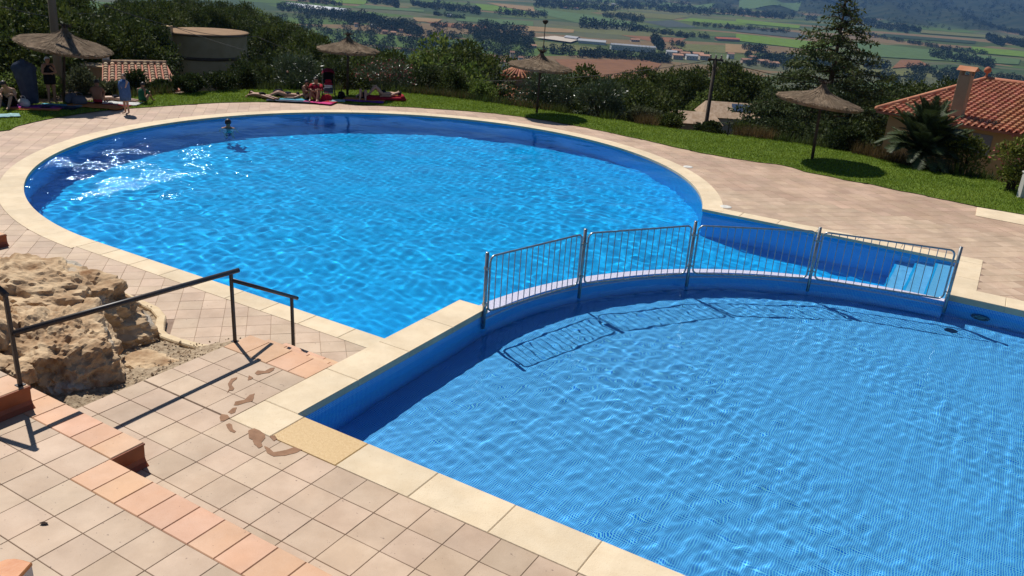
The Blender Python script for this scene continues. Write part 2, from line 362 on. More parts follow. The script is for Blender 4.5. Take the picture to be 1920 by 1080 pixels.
def fn_s(U, V): 
    calm = 0.65 + 0.35 * np.sin(0.9 * U + 1.7 * np.sin(0.5 * V)) * np.sin(0.7 * V + 1.0 + np.sin(0.6 * U))
    return calm * waves(U, V, 40, 0.12, 0.40, 0.044, 5) + waves(U, V, 18, 0.5, 2.0, 0.018, 6)
water('water', big_outline, 0.12, 0.045, fn_b, M_water_b, 'rippling azure water filling the large round pool', ZWB)
water('water', small_outline, 0.12, 0.025, fn_s, M_water_s, 'clear blue water over the mosaic grid of the shallow pool', ZW)
# coping slabs, one object each
def slab(poly, ztop, th, parent, mat=M_cope, c=0.008, bow=None):
    if area(poly) < 0: poly = poly[::-1]
    mb = MB(); mb.prism(poly, ztop - th, ztop, c); return mb.build('coping_slab', mat, parent)
CW = 0.52; OV = 0.02
aT0 = -math.pi / 2; aT1 = a_end - 2 * math.pi; ns = int(abs(aT1 - aT0) * RB / 0.97); gap = 0.004 / RB
for i in range(ns):
    b0 = aT0 + (aT1 - aT0) * i / ns - gap / 2; b1 = aT0 + (aT1 - aT0) * (i + 1) / ns + gap / 2
    poly = arc(CB, RB + CW, b0, b1, 5) + arc(CB, RB - OV, b1, b0, 5)
    if area(poly) < 0: poly = poly[::-1]
    mb = MB(); mb.prism(poly, ZB - 0.07, ZB + 0.003, 0.0); mb.build('coping_slab', M_cope, pool_b)
def straight(u0, u1, v0, v1, ztop, th, parent, along='u', step=0.965, start=None, wet=()):
    a, b = (u0, u1) if along == 'u' else (v0, v1); k = 0
    cuts = [a]; x = start if start is not None else a + step
    while x < b - 0.25: cuts.append(x); x += step
    cuts.append(b)
    for c0, c1 in zip(cuts[:-1], cuts[1:]):
        g = 0.002
        poly = [(c0+g, v0), (c1-g, v0), (c1-g, v1), (c0+g, v1)] if along == 'u' else [(u0, c0+g), (u1, c0+g), (u1, c1-g), (u0, c1-g)]
        slab(poly, ztop, th, parent, M_cope_wet if k in wet else M_cope); k += 1
straight(CB[0], U_DIV - 0.003, V_NEAR - CW + 0.10, V_NEAR + OV, ZB + 0.003, 0.07, pool_b, 'u', 0.85, CB[0] + 0.72)
straight(CB[0] + RB * math.cos(a_end) - 0.005, U_END - OV - 0.003, V_ANNEX - OV, V_ANNEX + 0.42, ZB - 0.001, 0.07, pool_b, 'u', 0.97)
straight(U_END - OV, U_END + 0.50, V_SM2 + 0.56, V_ANNEX + 0.42, ZB + 0.004, 0.07, pool_b, 'v', 1.3)
mb = MB(); mb.box((U_END - 0.004, V_SM2 + 0.03, -1.2), (U_MAX, V_SM2 + 0.53, -0.118)); mb.build('retaining_wall', M_white, pool_s)
# small pool: near side, left divider, right side
straight(U_SM - CW + 0.0, U_MAX, V_SM - CW, V_SM + OV, 0.003, 0.095, pool_s, 'u', 0.965, -6.22, wet=(1,))
straight(U_DIV, U_SM + OV, V_SM + OV + 0.003, 10.46, 0.003, 0.095, pool_s, 'v', 1.07, 6.45 + 0.9)
straight(U_END - 0.005, U_MAX, V_SM2 - OV, V_SM2 + CW + 0.03, 0.003, 0.12, pool_s, 'u', 0.965)
# masonry core of the left divider between the pools
mb = MB(); mb.box((U_DIV + 0.004, V_SM + 0.004, DB), (U_SM - 0.004, 10.455, -0.094)); o = mb.build('divider_core', M_mos_b, pool_s); uv_planar(o)

# ------------------------------------------------------------------ steel fence on the divider
fence = tag(empty('pool_fence', (0, 0, 0), ANG), 'galvanised steel fence of four barred panels curving between the two pools', 'fence')
post_uv = [(-6.30, 10.30), (-5.69, 12.46), (-4.37, 14.31), (-2.44, 15.60), (-0.14, 16.16)]
FH = 0.97
for (u, v) in post_uv:
    mb = MB(); mb.tube([(u, v, -0.42), (u, v, FH)], 0.030, 10); mb.lathe([(0.03, 0), (0.031, 0.006), (0.018, 0.014), (0.0, 0.016)], 10, (u, v, FH)); mb.build('post', M_galv, fence, True)
mbc = None
for i in range(4):
    a = Vector((*post_uv[i], 0)); b = Vector((*post_uv[i+1], 0)); d = (b - a).normalized(); L = (b - a).length
    z0, z1, e, cr = -0.02, FH - 0.07, 0.075, 0.09
    def P(s_, z): return a + d * s_ + Vector((0, 0, z))
    loop = []
    for (cx_, cz, st) in ((L - e - cr, z0 + cr, -90), (L - e - cr, z1 - cr, 0), (e + cr, z1 - cr, 90), (e + cr, z0 + cr, 180)):
        for k in range(6):
            w = R_(st + 18 * k); loop.append(P(cx_ + cr * math.cos(w), cz + cr * math.sin(w)))
    loop.append(loop[0]); mb = MB(); mb.tube(loop, 0.017, 8, cap=False); mb.build('panel_frame', M_galv, fence, True)
    nb = 15
    for k in range(nb):
        s_ = e + (L - 2 * e) * (k + 1) / (nb + 1); mb = MB(); mb.tube([P(s_, z0), P(s_, z1)], 0.0078, 6, cap=False); mb.build('bar', M_galv, fence, True)
    for s_, sg in ((0.0, 1), (L, -1)):
        for z in (0.12, 0.72):
            mb = MB(); mb.tube([P(s_, z), P(s_ + sg * e, z)], 0.011, 6); mb.box((-0.02, -0.036, -0.025), (0.02, 0.036, 0.025), Matrix.Translation(P(s_, z)) @ Matrix.Rotation(math.atan2(d.y, d.x), 4, 'Z')); mb.build('bracket', M_galv, fence)

# ------------------------------------------------------------------ paving
def tile_proto(pu, pv, th=0.03, c=0.004, joint=0.005):
    mb = MB(); g = joint / 2
    mb.prism([(-pu/2+g, -pv/2+g), (pu/2-g, -pv/2+g), (pu/2-g, pv/2-g), (-pu/2+g, pv/2-g)], -th, 0.0, c, bottom=False)
    return mb
def put_tiles(name, polys, z, mat, parent, shrink=0.0025, th=0.03, c=0.004):
    """each polygon (local u, v) becomes a tile object; equal full squares share their mesh"""
    cache = {}
    for poly in polys:
        if area(poly) < 0: poly = poly[::-1]
        if area(poly) < 0.004: continue
        cx = sum(p[0] for p in poly) / len(poly); cv = sum(p[1] for p in poly) / len(poly)
        loc = [(p[0] - cx, p[1] - cv) for p in poly]
        loc = [(x - shrink * (x > 0) + shrink * (x < 0), y - shrink * (y > 0) + shrink * (y < 0)) for x, y in loc]
        key = tuple((round(x, 3), round(y, 3)) for x, y in loc)
        if key in cache:
            o = bpy.data.objects.new(name, cache[key]); link(o, parent)
        else:
            mb = MB(); mb.prism(loc, -th, 0.0, c, bottom=False); o = mb.build(name, mat, parent); cache[key] = o.data
        o.location = (cx, cv, z + random.uniform(-0.0012, 0.0012)); o.rotation_euler = (random.uniform(-.0025, .0025), random.uniform(-.0025, .0025), 0)
def grid(u0, u1, v0, v1, ou, ov, pu, pv):
    out = []
    for i in range(math.floor((u0 - ou) / pu), math.ceil((u1 - ou) / pu)):
        for j in range(math.floor((v0 - ov) / pv), math.ceil((v1 - ov) / pv)):
            a, b = max(u0, ou + i*pu), min(u1, ou + (i+1)*pu); c, d = max(v0, ov + j*pv), min(v1, ov + (j+1)*pv)
            if b - a > 0.03 and d - c > 0.03: out.append([(a, c), (b, c), (b, d), (a, d)])
    return out
PT = 0.4115
V_NOSE = 7.47; U_BED = -8.40
U_JOG, V_P1, V_P2 = -6.82, 4.59, 4.205
deck = tag(empty('pool_deck', (0, 0, 0), ANG), 'beige square tile deck beside the shallow pool', 'pavement', kind='structure')
mb = MB(); zb = -0.0065
mb.box((U_BED, V_SM - CW - 1.2, -0.6), (U_SM - 0.3, V_NOSE - 0.03, zb)); mb.build('bedding', M_grout, deck)
mb = MB(); mb.box((U_SM - 0.29, V_P2 - 0.3, -0.6), (U_MAX + 0.5, V_SM - 0.1, zb)); mb.build('bedding', M_grout, deck)
polys = grid(U_BED, U_DIV - 0.003, 5.745, 6.98, U_DIV, 5.745, PT, PT)
polys += grid(U_BED, -4.0 + 6.2, V_P2 - 0.02, 5.727, U_DIV, 5.745 - 4 * PT, PT, PT)
put_tiles('tile', polys, 0.0, M_tile, deck)
us = [U_BED, -8.02, -7.59, -7.20, U_DIV - 0.003]
put_tiles('nose_tile', [[(a, 6.982), (b, 6.982), (b, V_NOSE), (a, V_NOSE)] for a, b in zip(us[:-1], us[1:])], 0.002, M_nose, deck, c=0.008)
# two hidden steps lead down from the deck to the lower terrace
for k in range(2):
    mb = MB(); mb.box((U_BED, V_NOSE - 0.03 + 0.33 * k, -0.9), (U_DIV - 0.006, V_NOSE + 0.30 + 0.33 * k, -0.18 * (k + 1) - 0.03)); mb.build('step_core', M_grout, deck)
    put_tiles('nose_tile', [[(a, V_NOSE + 0.33 * k), (b, V_NOSE + 0.33 * k), (b, V_NOSE + 0.33 * (k + 1)), (a, V_NOSE + 0.33 * (k + 1))] for a, b in zip(us[:-1], us[1:])], -0.18 * (k + 1), M_nose, deck, c=0.008)
V_STEP = V_NOSE + 0.66
# raised platform
plat = tag(empty('platform', (0, 0, 0), ANG), 'raised beige tile platform edged with orange tiles at lower left', 'pavement', kind='structure')
mb = MB(); zb = ZP - 0.0065
mb.box((-12.5, -5.0, -0.6), (9.0, V_P2 - 0.025, zb)); mb.build('bedding', M_grout, plat)
mb = MB(); mb.box((-8.70, V_P2 - 0.025, -0.6), (U_JOG - 0.025, V_P1 - 0.02, zb)); mb.build('bedding', M_grout, plat)
VS2 = 3.775
polys = grid(-9.2, -1.9, 0.4, VS2, U_JOG, VS2 - 20 * 0.41, 0.41, 0.41)
polys += grid(-9.2, U_JOG, VS2, V_P2, U_JOG, VS2, 0.41, V_P2 - VS2)
put_tiles('tile', polys, ZP, M_tile, plat)
SP = 0.329
put_tiles('nose_tile', [[(U_JOG + k*SP, VS2), (U_JOG + (k+1)*SP, VS2), (U_JOG + (k+1)*SP, V_P2), (U_JOG + k*SP, V_P2)] for k in range(18)], ZP + 0.002, M_nose, plat, c=0.008)
put_tiles('nose_tile', [[(U_JOG - k*SP, V_P2), (U_JOG - (k-1)*SP, V_P2), (U_JOG - (k-1)*SP, V_P1), (U_JOG - k*SP, V_P1)] for k in range(1, 7)], ZP + 0.002, M_nose, plat, c=0.008)
def riser(u, v0, v1, ztop, h, parent):                  # glazed riser facing +u with a small lip and a flared foot
    prof = [(-0.05, ztop - 0.012), (0.012, ztop - 0.008), (0.012, ztop - 0.03), (-0.006, ztop - 0.04), (-0.012, ztop - h + 0.09), (0.004, ztop - h + 0.045), (0.045, ztop - h + 0.004), (-0.05, ztop - h + 0.004)]
    n = len(prof); vs = [(u + p[0], v, p[1]) for v in (v0, v1) for p in prof]
    fs = [(i, (i+1) % n, n + (i+1) % n, n + i) for i in range(n)] + [tuple(reversed(range(n))), tuple(range(n, 2*n))]
    mb = MB(); mb.add(vs, fs); return mb.build('riser', M_riser, parent)
riser(U_JOG, V_P2 + 0.004, V_P1, ZP, ZP, plat)
mb = MB(); mb.box((U_JOG + 0.005, V_P2 - 0.03, 0.004), (9.0, V_P2 - 0.008, ZP - 0.03)); mb.build('riser', M_riser, plat)
mb = MB(); mb.box((-8.7, V_P1 - 0.03, -0.1), (U_JOG - 0.03, V_P1 - 0.008, ZP - 0.03)); mb.build('riser', M_riser, plat)
# the stair going up to the left
stair = tag(empty('stair_step', (0, 0, 0), ANG), 'orange tiled stair step with dark brown riser at the left edge', 'step')
U_ST, ZS = -8.34, ZP + 0.27
mb = MB(); mb.box((-12.5, 0.3, ZP - 0.3), (U_ST - 0.03, 4.33, ZS - 0.0065)); mb.build('core', M_grout, stair)
put_tiles('nose_tile', [[(U_ST - 0.40, 4.345 - (k+1)*SP), (U_ST, 4.345 - (k+1)*SP), (U_ST, 4.345 - k*SP), (U_ST - 0.40, 4.345 - k*SP)] for k in range(8)], ZS, M_nose, stair, c=0.008)
put_tiles('tile', grid(-11.5, U_ST - 0.402, 4.345 - 8*SP, 4.345, U_ST - 0.402, 4.345 - 9*0.41, 0.41, 0.41), ZS, M_tile, stair)
riser(U_ST, 1.8, 4.345, ZS, 0.27, stair)
# the end of another step at the far left, beyond the boulder
low = tag(empty('stair_step', (0, 0, 0), ANG), 'brown step end at the left edge beyond the boulder', 'step')
mb = MB(); mb.box((-18.5, 6.9, ZB - 0.1), (-14.66 * KF, 7.62 * KF, ZB + 0.20)); mb.build('core', M_grout, low)
UL = -14.63 * KF
put_tiles('nose_tile', [[(UL - (k+1)*0.4, 6.9), (UL - k*0.4, 6.9), (UL - k*0.4, 7.64 * KF), (UL - (k+1)*0.4, 7.64 * KF)] for k in range(6)], ZB + 0.235, M_nose, low, c=0.01)
riser(UL, 6.9, 7.64 * KF, ZB + 0.23, 0.23, low)
# low wall with an orange cap in the lower left corner
zc = 0.80
cap = [on_z(px, py, zc) for px, py in ((60, 1054), (44, 1049), (27, 1046), (12, 1047), (-6, 1054), (-60, 1085), (-60, 1180), (-10, 1130))]
ctr = sum(cap, Vector()) / len(cap)
pw = tag(empty('low_wall', (ctr.x, ctr.y, ZP)), 'white low wall with rounded orange cap in the bottom left corner', 'wall')
M_cap = material('wall_cap_tile', (0.48, 0.17, 0.05), 0.5, 0.35, (0.58, 0.25, 0.09), 4, bump=0.1, bscale=25)
M_wht = material('grey_white_render', (0.55, 0.53, 0.50), 0.85, 0.2, (0.62, 0.60, 0.57), 3)
poly = [(p.x - ctr.x, p.y - ctr.y) for p in cap]; poly = poly if area(poly) > 0 else poly[::-1]
mb = MB(); mb.prism(poly, zc - ZP - 0.028, zc - ZP, 0.008); mb.build('cap', M_cap, pw)
mb = MB(); mb.prism([(x * 0.975, y * 0.975) for x, y in poly], 0.0, zc - ZP - 0.028, 0); mb.build('wall_body', M_wht, pw)

# lower paving, tiles set diagonally
lawn_in = [(-27, 8), (-22, 14.0), (-17.4, 19.2), (-14.31, 22.52), (-14.4, 24.0), (-14.16, 24.98), (-13.42, 26.79), (-12.23, 28.07), (-10.35, 29.97), (-7.54, 30.99), (-4.82, 31.3), (-1.65, 31.42), (0.35, 30.82), (2.24, 29.6), (3.96, 28.16), (5.49, 26.59), (7.0, 25.74), (8.1, 25.45), (8.63, 24.58), (10.82, 22.99), (12.17, 21.78), (13.21, 21.25)]
lawn_in = [(x * KF, y * KF) for x, y in lawn_in]
bed = [(u * KF, v * KF) for u, v in [(-8.44, 6.95), (-8.70, 6.84), (-9.05, 6.78), (-9.33, 6.77), (-9.50, 6.82), (-9.68, 6.96), (-9.90, 7.16), (-10.21, 7.29), (-10.75, 7.33), (-11.6, 7.38), (-12.8, 7.35), (-14.0, 7.0), (-14.6, 6.3)]]
bed = [(-8.40, 4.5), (-8.40, 7.50)] + bed + [(-15.8, 4.5)]
lower = tag(empty('pool_terrace', (0, 0, 0), ANG), 'pinkish beige diagonal tile terrace around the large pool', 'pavement', kind='structure')
lin_uv = [UV(*p) for p in lawn_in]
far_poly = [UV(*p) for p in lawn_in] + [UV(26, 14), UV(26, 0)] + [(14, 4.0), (-8.4, 4.0), (-20, 3.0)]
PD = 0.345 * KF; dg = PD / math.sqrt(2)
polys = []
for i in range(-90, 110):
    for j in range(-70, 110):
        a = -8.64 * KF + (i + j) * dg; b = 8.08 * KF + (i - j) * dg       # a tile corner
        cu, cv = a + dg, b
        if not (-30 < cu < 8 and 5 < cv < 31): continue
        if inside((cu, cv), big_outline) or inside((cu, cv), small_outline): continue
        poly = [(cu - dg, cv), (cu, cv - dg), (cu + dg, cv), (cu, cv + dg)]
        x, y, _ = W(cu, cv)
        if not inside((cu, cv), far_poly):                     # may slip a little under the lawn
            if min(math.dist((cu, cv), q) for q in lin_uv) > 1.2 or not inside((cu * 0.985 - 0.2, cv * 0.985 + 0.25), far_poly): continue
        if inside((cu, cv), bed) and cu < -8.55: continue
        if cu > U_BED - 0.3 and cv < 9.3 and cu < -6.5: poly = clip(poly, 0, V_STEP + 0.003, 0, 1) if cu > U_BED - 0.02 else (clip(poly, U_BED - 0.003, 0, -1, 0) if cv < V_STEP else poly)
        if cv < V_NEAR + 0.4 and CB[0] <= cu: 
            poly = clip(poly, 0, V_NEAR - CW + 0.097, 0, -1); poly = clip(poly, U_DIV - 0.003, 0, -1, 0)
        else:
            r = math.dist((cu, cv), CB)
            if cu > -6.6 * KF and cv < V_ANNEX + 1.3 and r > RB:
                if cu < U_END + 0.5: poly = clip(poly, 0, V_ANNEX + 0.423, 0, 1)
                elif cv < 17.6: poly = clip(poly, U_END + 0.503, 0, 1, 0); poly = clip(poly, 0, V_SM2 + CW + 0.034, 0, 1)
                else: poly = clip(poly, U_END + 0.503, 0, 1, 0) if cv < V_ANNEX + 0.42 else poly
            if r < RB + CW + 0.5 and poly and not (cu > -5.6 * KF and cv < V_ANNEX + 0.5):
                nx, ny = (cu - CB[0]) / r, (cv - CB[1]) / r
                poly = clip(poly, CB[0] + nx * (RB + CW + 0.002), CB[1] + ny * (RB + CW + 0.002), nx, ny)
        if len(poly) >= 3 and abs(area(poly)) > 0.003:
            p = W(cu, cv); polys.append((math.hypot(p.x, p.y), poly))
def shown(p):
    w = W(p[0], p[1]); return abs(math.atan2(w.x + 0.5, w.y)) < R_(33)
polys.sort(key=lambda t: (not shown(t[1][0]), t[0]))
put_tiles('tile', [p for _, p in polys[:296]], ZB, M_tile, lower, shrink=0.002)
mb = MB()
for _, p in polys[296:]:
    if area(p) < 0: p = p[::-1]
    cx = sum(q[0] for q in p) / len(p); cv = sum(q[1] for q in p) / len(p)
    p = [(cx + (q[0] - cx) * 0.985, cv + (q[1] - cv) * 0.985) for q in p]
    mb.prism(p, ZB - 0.03, ZB + random.uniform(-.0012, .0012), 0.0, bottom=False)
mb.build('farther_tiles', M_tile_i, lower, kind='stuff')
# bedding sheet below the tiles with a hole for the pools
M_grout2 = material('pale_grout', (0.22, 0.15, 0.11), 0.9, 0.1, (0.30, 0.215, 0.165), 8)
hole = arc(CB, RB + 0.2, -math.pi/2, a_end - 2*math.pi, 80) + [(U_END + 0.2, V_ANNEX + 0.2), (U_END + 0.2, V_SM2 + 0.2), (U_MAX + 0.3, V_SM2 + 0.2), (U_MAX + 0.3, V_SM - 2.2), (U_BED + 0.2, V_SM - 2.2), (U_BED + 0.2, V_STEP - 0.2), (U_DIV + 0.2, V_STEP - 0.2), (U_DIV + 0.2, V_NEAR - 0.2)]
outer = [UV(*p) for p in lawn_in]
outer = [(p[0] - 0.35 * (p[0] + 10) / 15 * 0 , p[1]) for p in outer]
big_out = [UV(-30, 6), UV(-30, 22), UV(-19, 28), UV(-14, 31), UV(-8, 33), UV(0, 33), UV(6, 30), UV(12, 26), UV(15, 24), UV(26, 18), UV(26, 0), (U_MAX + 3, 1.0), (-14, 1.0)]
big_out = [(a * KF, b * KF) for a, b in big_out[:-2]] + big_out[-2:]
sheet('bedding', big_out, [hole], ZB - 0.006, M_grout2, lower)
# two round white skimmer lids and a pale slab beside the lawn
M_lid = material('white_plastic', (0.62, 0.60, 0.54), 0.5, 0.4)
for (px, py), lab in (((1290, 313), 'round white skimmer lid in the paving further along the curve of the large pool'), ((1361, 388), 'round white skimmer lid at the corner where the curved coping ends')):
    p = on_z(px, py, ZB); mb = MB(); mb.lathe([(0.155, 0.0), (0.155, 0.006), (0.145, 0.012), (0.06, 0.014), (0.05, 0.010), (0.0, 0.010)], 20)
    o = mb.build('skimmer_lid', M_lid, None, True, label=lab, cat='lid', group='skimmer lids'); o.location = (p.x, p.y, ZB + 0.001)
mb = MB(); q = [on_z(px, py, ZB) for px, py in ((1832, 389), (1829, 405), (1990, 436), (1990, 416))]
mb.prism([(p.x, p.y) for p in q] if area([(p.x, p.y) for p in q]) > 0 else [(p.x, p.y) for p in q][::-1], ZB - 0.02, ZB + 0.015, 0.006)
mb.build('stone_slab', M_cope, None, label='long pale stone slab lying along the lawn edge at right', cat='slab')
p = on_z(1918, 372, ZB); mb = MB(); mb.bbox((-0.16, -0.12, 0), (0.45, 0.12, 0.78), 0.02); mb.bbox((-0.18, -0.14, 0.78), (0.47, 0.14, 0.82), 0.01)
o = mb.build('white_pillar', M_white, None, label='short white pillar at the right edge of the lawn', cat='pillar'); o.location = p
# wet marks left by bare feet, lying on the deck
M_wet = material('wet_tile_film', (0.24, 0.125, 0.06), 0.22, 0.5, (0.33, 0.18, 0.095), 7, 8)
wet = [[(1275,955),(1290,925),(1282,900),(1300,872),(1335,862),(1332,872),(1310,888),(1302,905),(1318,925),(1310,937),(1290,938)],
       [(1432,840),(1450,825),(1490,828),(1520,812),(1545,808),(1540,822),(1515,838),(1480,842),(1450,850)],
       [(1393,880),(1400,852),(1425,866),(1412,876)],
       [(1315,1020),(1325,1000),(1375,990),(1405,962),(1432,955),(1422,998),(1390,1004),(1340,1020)],
       [(1282,1060),(1310,1035),(1333,1033),(1322,1062),(1300,1070)],
       [(1235,1090),(1245,1070),(1280,1075),(1292,1092),(1262,1108),(1240,1110)],
       [(1272,1130),(1290,1122),(1305,1130),(1310,1155),(1328,1168),(1318,1176),(1295,1168),(1278,1148)],
       [(1395,1160),(1430,1150),(1465,1165),(1490,1185),(1492,1205),(1470,1230),(1478,1250),(1455,1262),(1430,1240),(1420,1215),(1400,1205)],
       [(1488,1250),(1515,1262),(1540,1285),(1570,1280),(1610,1272),(1660,1255),(1700,1272),(1660,1290),(1600,1305),(1540,1308),(1500,1290)],
       [(1515,1195),(1545,1190),(1560,1210),(1540,1222)]]
for w in wet:
    pts = [on_z(x / 3, 420 + y / 3, 0.0) for x, y in w]
    c = sum(pts, Vector()) / len(pts); loc = []
    for i in range(len(pts)):
        a, b = pts[i], pts[(i+1) % len(pts)]
        for t in (0, .25, .5, .75):
            q = a.lerp(b, t); k = 1 + 0.07 * noise.noise(q * 30); loc.append((c.x + (q.x - c.x) * k, c.y + (q.y - c.y) * k))
    loc = [UV(*p) for p in loc]
    if area(loc) < 0: loc = loc[::-1]
    sheet('wet_mark', loc, [], 0.0045, M_wet, deck)
# scraps of dry leaf
M_leafscrap = material('dry_leaf', (0.07, 0.045, 0.035), 0.8, 0.2)
def scrap(px, py, z, s, label):
    p = on_z(px, py, z); mb = MB(); pts = [(s*math.cos(a)*random.uniform(.6, 1.1), s*0.6*math.sin(a)*random.uniform(.6, 1.1), 0.004 + 0.02*random.random()) for a in np.linspace(0, 6.28, 9)[:-1]]
    mb.add(pts + [(0, 0, 0.03)], [(i, (i+1) % 8, 8) for i in range(8)])
    o = mb.build('dry_leaf', M_leafscrap, None, label=label, cat='leaf'); o.location = (p.x, p.y, z + 0.001)
scrap(82, 983, ZP, 0.045, 'small dark dry leaf curled on the platform tiles at lower left')

# ------------------------------------------------------------------ handrail
rail = tag(empty('handrail', W(-8.40, 7.19, 0)), 'dark steel handrail on thin posts running up past the boulder', 'handrail')
o0 = rail.location.copy()
def RP(p): return Vector(p) - o0
P1 = W(-8.40, 7.19, 0); P1t = P1 + Vector((0, 0, 1.02)); P2 = W(-8.40, 8.28, ZB); P2t = W(-8.40, 8.28, 0.33)
P3 = on_z(38, 722, ZS); 
d = math.hypot(P3.x, P3.y); P3r = at_dist(19, 626, d); P3t = at_dist(6, 552, d)
P3r = Vector((P3.x, P3.y, P3r.z)); P3t = Vector((P3.x, P3.y, P3t.z))
dr_ = (P1t - P3r).normalized()
mb = MB(); mb.tube([RP(P3r), RP(P1t + dr_ * 0.13)], 0.033, 12); mb.build('top_rail', M_rail, rail, True)
d2 = (P2t - P1t + Vector((0, 0, 0.11))).normalized(); st = P1t - Vector((0, 0, 0.11))
mb = MB(); mb.tube([RP(st), RP(P2t + d2 * 0.13)], 0.028, 12); mb.build('lower_rail', M_rail, rail, True)
d3 = Vector((-0.80, 0.42, 0.34)).normalized()
mb = MB(); mb.tube([RP(P3t - d3 * 0.02), RP(P3t + d3 * 3.0)], 0.033, 12); mb.build('upper_rail', M_rail, rail, True)
for a, b in ((P1, P1t), (P2, P2t), (P3, P3t)):
    mb = MB(); mb.bbox((-0.02, -0.02, 0.0), (0.02, 0.02, (b - a).z), 0.004); mb.box((-0.04, -0.04, 0.0), (0.04, 0.04, 0.008)); o = mb.build('post', M_rail, rail); o.location = RP(a); o.rotation_euler = (0, 0, ANG)

# ------------------------------------------------------------------ boulder bed
M_rock = material('limestone_rock', (0.24, 0.13, 0.065), 0.95, 0.1, (0.58, 0.43, 0.27), 2.6, 10, bump=0.9, bscale=14, mix=(0.30, 0.60), speck=(1.6, (0.46, 0.40, 0.32), 0.62))
M_soil = material('stony_soil', (0.20, 0.14, 0.09), 0.95, 0.1, (0.44, 0.35, 0.24), 14, 8, bump=0.8, bscale=40)
M_kerb = material('cream_kerb', (0.58, 0.44, 0.27), 0.85, 0.2, (0.66, 0.53, 0.35), 6, bump=0.25, bscale=40)
def fbm(p, o=5, h=0.55):
    s, a = 0.0, 1.0
    for _ in range(o): s += a * noise.noise(p); p = p * 2.03 + Vector((3.1, 1.7, 5.3)); a *= h
    return s
def rock(name, loc, size, sub, seed, label, amp=0.22, rz=0.0, flat=0.0, group=None, sharp=0.5, box=0.45, parent=None):
    bm = bmesh.new(); bmesh.ops.create_icosphere(bm, subdivisions=sub, radius=1.0); off = Vector((seed * 7.3, seed * 3.1, seed * 1.9))
    for v in bm.verts:
        p = v.co.copy(); m = max(abs(p.x), abs(p.y), abs(p.z)); p = p.lerp(p / m, box)
        n1 = fbm(p * 1.1 + off, 3); vor = noise.voronoi(p * 2.2 + off)[0]; e = vor[1] - vor[0]
        vor2 = noise.voronoi(p * 6.0 + off)[0]; e2 = vor2[1] - vor2[0]
        rid = 1 - abs(fbm(p * 2.6 + off, 5)) * 2
        lay = math.sin((p.z * 9 + p.x * 2.5 + fbm(p * 2 + off, 3) * 5)) * 0.010
        k = 1 + amp * n1 + sharp * 0.16 * min(e, 0.5) + sharp * 0.05 * min(e2, 0.45) + 0.06 * (rid - 0.5) + 0.045 * fbm(p * 9 + off, 4, 0.6) + lay
        q = p * k
        v.co = Vector((q.x * size[0], q.y * size[1], max(q.z, -0.55) * size[2]))
    me = bpy.data.meshes.new(name); bm.to_mesh(me); bm.free(); me.materials.append(M_rock)
    o = bpy.data.objects.new(name, me); link(o, parent); o.location = loc; o.rotation_euler = (0, 0, ANG + rz)
    tag(o, label, 'rock' if label else None, group)
    return o
rock('boulder', W(-11.50, 6.10, -0.16), (1.50, 1.02, 0.74), 6, 1, 'big rough tan limestone boulder behind the handrail', 0.20, R_(12))
rock('boulder', W(-9.80, 5.48, -0.20), (1.04, 0.74, 0.70), 6, 2, 'lower craggy boulder in front of the big one beside the deck tiles', 0.22, R_(-24))
rock('boulder', W(-10.7, 4.85, -0.05), (1.10, 0.55, 0.78), 5, 3, 'reddish brown boulder at the left edge behind the brown step', 0.22, R_(5))
rock('stone', W(-8.98, 4.60, 0.34), (0.15, 0.13, 0.13), 4, 4, 'small round grey stone lodged beside the brown riser', 0.15)
rock('stone', W(-9.15, 6.35, -0.32), (0.40, 0.30, 0.16), 4, 6, 'low yellowish stone in the soil beside the walkway tiles', 0.15)
rock('stone', W(-9.35, 4.52, 0.32), (0.26, 0.16, 0.16), 4, 7, 'pale stone half hidden behind the post at the left edge', 0.15)
# soil of the bed
bm = bmesh.new(); nu, nv = 90, 48
vv = [[bm.verts.new((-15.8 + 7.4 * i / nu, 4.5 + 3.7 * j / nv, 0)) for j in range(nv + 1)] for i in range(nu + 1)]
for i in range(nu):
    for j in range(nv):
        c = (-15.8 + 7.4 * (i + .5) / nu, 4.5 + 3.7 * (j + .5) / nv)
        if inside(c, bed): bm.faces.new((vv[i][j], vv[i+1][j], vv[i+1][j+1], vv[i][j+1]))
for v in bm.verts:
    p = Vector((v.co.x, v.co.y, 0)); e = min(1.0, max(0.0, (p.y - 5.2) / 1.8)) * min(1, max(0, (-8.4 - p.x) / 1.1))
    v.co.z = -0.06 - 0.44 * e + 0.04 * fbm(p * 2.2, 4) + 0.02 * fbm(p * 9, 3)
bmesh.ops.delete(bm, geom=[v for v in bm.verts if not v.link_faces], context='VERTS')
me = bpy.data.meshes.new('soil_bed'); bm.to_mesh(me); bm.free(); me.materials.append(M_soil); [setattr(p, 'use_smooth', True) for p in me.polygons]
o = bpy.data.objects.new('soil_bed', me); link(o); o.rotation_euler = (0, 0, ANG); tag(o, 'stony brown soil around the boulders', 'soil', kind='structure')
mb = MB()                                               # loose pebbles
for _ in range(900):
    u, v = random.uniform(-11.6, -8.45), random.uniform(4.7, 7.9)
    if not inside((u, v), bed): continue
    r = random.uniform(0.008, 0.03) * (1.6 if random.random() < .1 else 1); z = -0.04 - 0.40 * min(1.0, max(0.0, (v - 5.2) / 1.8)) * min(1, max(0, (-8.4 - u) / 1.1))
    vs = [Vector((u + r*random.uniform(.5,1)*x, v + r*random.uniform(.5,1)*y, z + r*random.uniform(.4,.8)*q)) for x, y, q in ((1,0,0),(-1,0,0),(0,1,0),(0,-1,0),(0,0,1),(0,0,-1))]
    mb.add(vs, [(0,2,4),(2,1,4),(1,3,4),(3,0,4),(2,0,5),(1,2,5),(3,1,5),(0,3,5)])
